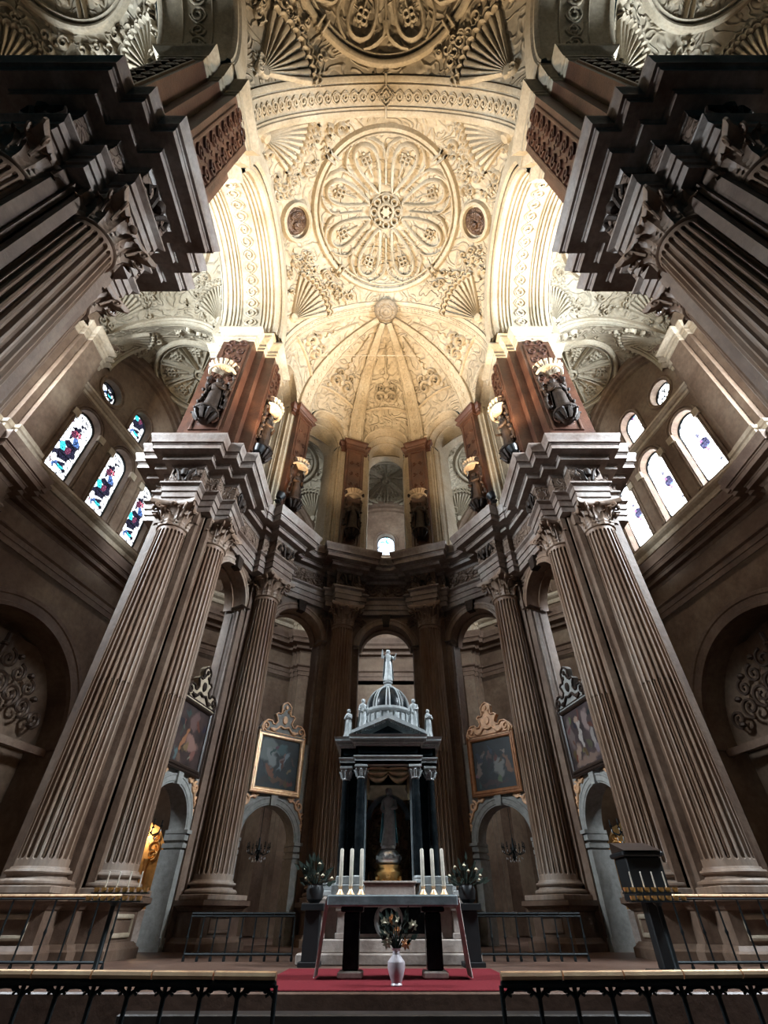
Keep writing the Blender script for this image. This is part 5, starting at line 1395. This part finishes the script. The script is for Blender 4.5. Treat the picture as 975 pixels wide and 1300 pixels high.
for q in (-1, 1):                # dark flower stands flanking the altar
    fs = thing('flower_stand', 'dark plant arrangement on a pedestal beside the altar', 'plant', (TX + q * 1.66, 13.1, ZPL), 0, 'flower stands beside the altar')
    MB().bev(-.22, .22, -.22, .22, 0, .08, .01).bev(-.16, .16, -.16, .16, .08, .86, .01).bev(-.24, .24, -.24, .24, .86, .98, .01).obj('pedestal', 'black_box', fs, False)
    MB().lathe([(.10, .98), (.17, 1.05), (.19, 1.2), (.16, 1.28), (.17, 1.3)], 16).obj('pot', 'black_box', fs)
    rnd = random.Random(8 + q); m = MB()
    for k in range(46):
        a = rnd.uniform(0, 2 * PI); e = rnd.uniform(.15, 1.4); l = rnd.uniform(.25, .55)
        d = Vector((math.cos(a) * math.cos(e), math.sin(a) * math.cos(e), math.sin(e))); b0 = Vector((0, 0, 1.25)); tip = b0 + d * l
        s_ = d.orthogonal().normalized() * .05
        m.tube([b0, tip], [.007, .004], 4); m.add([tip - d * .05, tip + s_, tip + d * .14, tip - s_], [(0, 1, 2, 3)])
    m.obj('leaves', 'leaf_green', fs, True, 50)
    m = MB()
    for k in range(7):
        a = rnd.uniform(0, 2 * PI); e = rnd.uniform(.3, 1.3); d = Vector((math.cos(a) * math.cos(e), math.sin(a) * math.cos(e), math.sin(e))) * .42
        m.lathe([(0, -.04), (.045, 0), (0, .04)], 7, Vector((0, 0, 1.25)) + d)
    m.obj('blossoms', 'flower_cream', fs, True, 50)

# ------------------------------------------------------------------ rails, candelabra, pulpit box, chandeliers, chapel altarpieces
def rail(name, label, group, p0, p1, z0, h, n, arcs=True):
    p0, p1 = Vector((*p0, 0)), Vector((*p1, 0)); d = (p1 - p0); L = d.length; d.normalize()
    t = thing(name, label, 'railing', (p0.x, p0.y, z0), math.atan2(d.y, d.x), group)
    m = MB()
    for k in range(int(L / .55) + 1):
        x0 = k * L / (int(L / .55) + 1); x1 = (k + 1) * L / (int(L / .55) + 1)
        m.tube([(x0 + .006, 0, h), (x1 - .006, 0, h)], .028, 8)
    m.obj('handrail', 'brass' if arcs or h > 1 else 'dark_iron', t, True, 40)
    MB().tube([(0, 0, h - .045), (L, 0, h - .045)], .022, 6).obj('under_rail', 'dark_iron', t)
    MB().tube([(0, 0, .12), (L, 0, .12)], .025, 6).obj('bottom_rail', 'dark_iron', t)
    for k in range(n + 1):
        x = k * L / n
        MB().lathe([(.03, 0), (.035, .05), (.018, .10), (.018, h * .45), (.032, h * .5), (.018, h * .55), (.018, h - .05)], 8, (x, 0, 0)).obj('baluster', 'dark_iron', t)
    if arcs:
        for k in range(n):
            x = (k + .5) * L / n; r = L / n / 2
            m = MB(); m.tube([(x - r * math.cos(PI * i / 10), 0, h - .06 - r * .55 + r * .5 * math.sin(PI * i / 10)) for i in range(11)], .014, 5)
            for q in (-1, 1): m.tube([(x + q * r * .5 + y_, 0, zz) for y_, zz in spiral(0, h - .06 - r * .12, r * .22, R(-90), 1.2, 10, q)], .010, 4)
            m.obj('tracery_arch', 'dark_iron', t, True, 50)
    return t
for s in (-1, 1):
    rail('communion_rail', 'iron communion rail with brass handrail and arched tracery, before the altar steps', 'communion rails', (s * .88, 5.05) if s > 0 else (-4.3, 5.35), (4.3, 5.35) if s > 0 else (-.84, 5.05), 0, 1.26, 12)
    rail('presbytery_rail', 'brass-topped iron railing before a far pier pedestal', 'presbytery railings', (s * 5.25, 12.0) if s > 0 else (-9.2, 12.2), (9.2, 12.2) if s > 0 else (-5.25, 12.0), ZPL, 1.08, 9, False)
    rail('side_rail', 'thin iron railing between the altar and the apse pedestals', 'thin side railings', (s * 2.15, 14.6) if s > 0 else (-4.6, 14.6), (4.6, 14.6) if s > 0 else (-2.15, 14.6), ZPL, .82, 8, False)
fn = thing('iron_fence', 'low black iron fence of spiked pickets across the dark foreground', 'fence', (0, 4.2, 0))
MB().tube([(-4.2, 0, .98), (4.2, 0, .98)], .018, 6).obj('top_bar', 'dark_iron', fn)
MB().tube([(-4.2, 0, .15), (4.2, 0, .15)], .018, 6).obj('bottom_bar', 'dark_iron', fn)
for k in range(33):
    x = -4.2 + k * 8.4 / 32
    MB().lathe([(.012, 0), (.012, 1.0), (.022, 1.02), (.016, 1.05), (.0, 1.12)], 6, (x, 0, 0)).obj('picket', 'dark_iron', fn)
for s in (-1, 1):
    c = thing('votive_stand', 'gilded votive candle stand with rows of cups in front of a far column', 'candle stand', (s * 4.75, 10.6, ZPL), 0, 'votive candle stands')
    MB().lathe([(.26, 0), (.26, .04), (.07, .08), (.04, .14), (.04, .9), (.09, .95)], 14).obj('stem', 'dark_iron', c)
    for r_ in range(2):
        MB().box(-.5, .5, -.12 + .2 * r_, .0 + .2 * r_, .95 + .12 * r_, .97 + .12 * r_).obj('shelf', 'dark_iron', c, False)
        for k in range(8):
            MB().lathe([(.03, 0), (.045, .02), (.05, .07), (.035, .07)], 8, (-.44 + k * .126, -.06 + .2 * r_, .97 + .12 * r_)).obj('cup', 'gold', c)
    for k in range(4):
        MB().lathe([(.014, 0), (.013, .22), (0, .23)], 6, (-.3 + k * .2, .14, 1.16)).obj('taper', 'candle_wax', c)
bx_ = thing('pulpit_box', 'black panelled reading desk standing before the grilled chapel side', 'lectern', (4.95, 11.4, ZPL))
MB().bev(-.34, .34, -.28, .28, .98, 1.64, .02).bev(-.40, .40, -.34, .34, 1.64, 1.72, .02).obj('desk', 'black_box', bx_, False)
MB().bev(-.12, .12, -.12, .12, .06, .98, .02).bev(-.3, .3, -.3, .3, 0, .06, .015).obj('post', 'black_box', bx_, False)
MB().add([(-.36, -.36, 1.73), (.36, -.36, 1.73), (.36, .3, 1.91), (-.36, .3, 1.91), (-.36, .3, 1.73), (.36, .3, 1.73)], [(0, 1, 2, 3), (3, 2, 5, 4), (0, 3, 4), (1, 5, 2), (0, 4, 5, 1)]).obj('book_rest', 'dark_wood', bx_, False)
def chandelier(x, y, z, label, group):
    t = thing('chandelier', label, 'chandelier', (x, y, z), 0, group)
    MB().lathe([(0, -.42), (.05, -.38), (.09, -.28), (.04, -.2), (.10, -.08), (.05, .05), (.03, .3), (.0, .34)], 12).obj('body', 'dark_iron', t)
    MB().tube([(0, 0, .3), (0, 0, 3.0)], .012, 5).obj('chain', 'dark_iron', t)
    for k in range(8):
        a = k * PI / 4; c, s_ = math.cos(a), math.sin(a)
        ar = MB().tube([(c * r_, s_ * r_, q) for r_, q in ((.05, -.1), (.22, -.22), (.38, -.16), (.42, .0))], .016, 5).lathe([(.03, 0), (.05, .03), (.02, .04), (.018, .16), (0, .17)], 7, (.42 * c, .42 * s_, 0)).obj('arm', 'dark_iron', t, True, 50)
        m = MB()
        for r_, q in ((.42, -.10), (.30, -.32), (.18, -.40)): m.lathe([(0, -.05), (.018, -.01), (0, .04)], 5, (r_ * c, r_ * s_, q))
        m.obj('crystal_drops', 'crystal', t, False)
    return t
for s in (-1, 1):
    p = pol(s * 78, 7.6); chandelier(p[0], p[1], 3.75, 'dark chandelier with crystal drops in the archway beside a far pier', 'chandeliers in the side archways')
    p = pol(s * 39.5, 7.6); chandelier(p[0], p[1], 3.6, 'dark chandelier with crystal drops in the archway beside the altar', 'chandeliers in the inner archways')
for s in (-1, 1):
    q = (s * 10.3, 24.1); rz_ = -s * R(23)
    t = thing('gilded_altarpiece', ('glowing' if s < 0 else 'dim') + ' gilded altarpiece seen through a side archway', 'altarpiece', (q[0], q[1], ZPL), rz_)
    MB().bev(-1.3, 1.3, -.3, .4, 0, 1.0, .03).obj('mensa', 'altar_stone', t, False)
    MB().plate([(-1.1, 1.0), (1.1, 1.0), (1.1, 2.8), (.8, 3.2), (.5, 3.7), (0, 3.9), (-.5, 3.7), (-.8, 3.2), (-1.1, 2.8)], [], lambda u, z_, d: (u, d, z_), -.05, .3).obj('retable', 'gold', t, False)
    for x in (-.85, -.3, .3, .85):
        MB().lathe([(.12, 1.0), (.12, 1.1), (.08, 1.14), (.09, 1.7), (.07, 2.4), (.12, 2.5), (.12, 2.6)], 12, (x, -.14, 0)).obj('colonnette', 'gold', t)
    m = MB(); H = lambda u, v, h: (u, -.05 - h, v)
    for q in (-1, 1):
        for zz, r_ in ((3.0, .28), (2.75, .2), (3.35, .18)): MB().ridge(H, spiral(q * .45, zz, r_, R(-90), 1.4, 14, q), .05, .1).obj('scroll', 'gold', t, True, 50)
    if s < 0: light('altarpiece_lamp', 'POINT', (s * 9.7, 22.7, 4.4), (0, 0, 0), 42, (1, .68, .42), .15)
for s in (-1, 1):
    cd = thing('tie_cable', 'thin tie cable stretched across the half dome', 'cable', (0, 0, 0)) if s < 0 else None
    if cd: MB().tube([(-6.3, 15.9, 28.9), (0, 15.9, 28.85), (6.3, 15.9, 28.9)], .015, 5).obj('cable', 'vault_trim', cd)

# ------------------------------------------------------------------ tell mirror-image things apart by the windows of their side
def centre_x(o):
    bpy_objs = KIDS.get(o, []) + ([o] if o.data else [])
    xs = []
    for c in bpy_objs:
        if c.data and c.type == 'MESH' and len(c.data.vertices):
            mw = c.matrix_world
            xs += [(mw @ Vector(b)).x for b in c.bound_box]
    return (min(xs) + max(xs)) / 2 if xs else o.location.x
bpy.context.view_layer.update()
KIDS = {}; seen = {}
for o in bpy.data.objects:
    if o.parent is not None: KIDS.setdefault(o.parent, []).append(o)
for o in bpy.data.objects:
    if o.parent is None and 'label' in o: seen.setdefault(o['label'], []).append(o)
for lab, os_ in seen.items():
    if len(os_) < 2: continue
    for o in os_:
        x = centre_x(o)
        if abs(x) > .2: o['label'] = lab + (', coloured-window side' if x < 0 else ', glaring-window side')
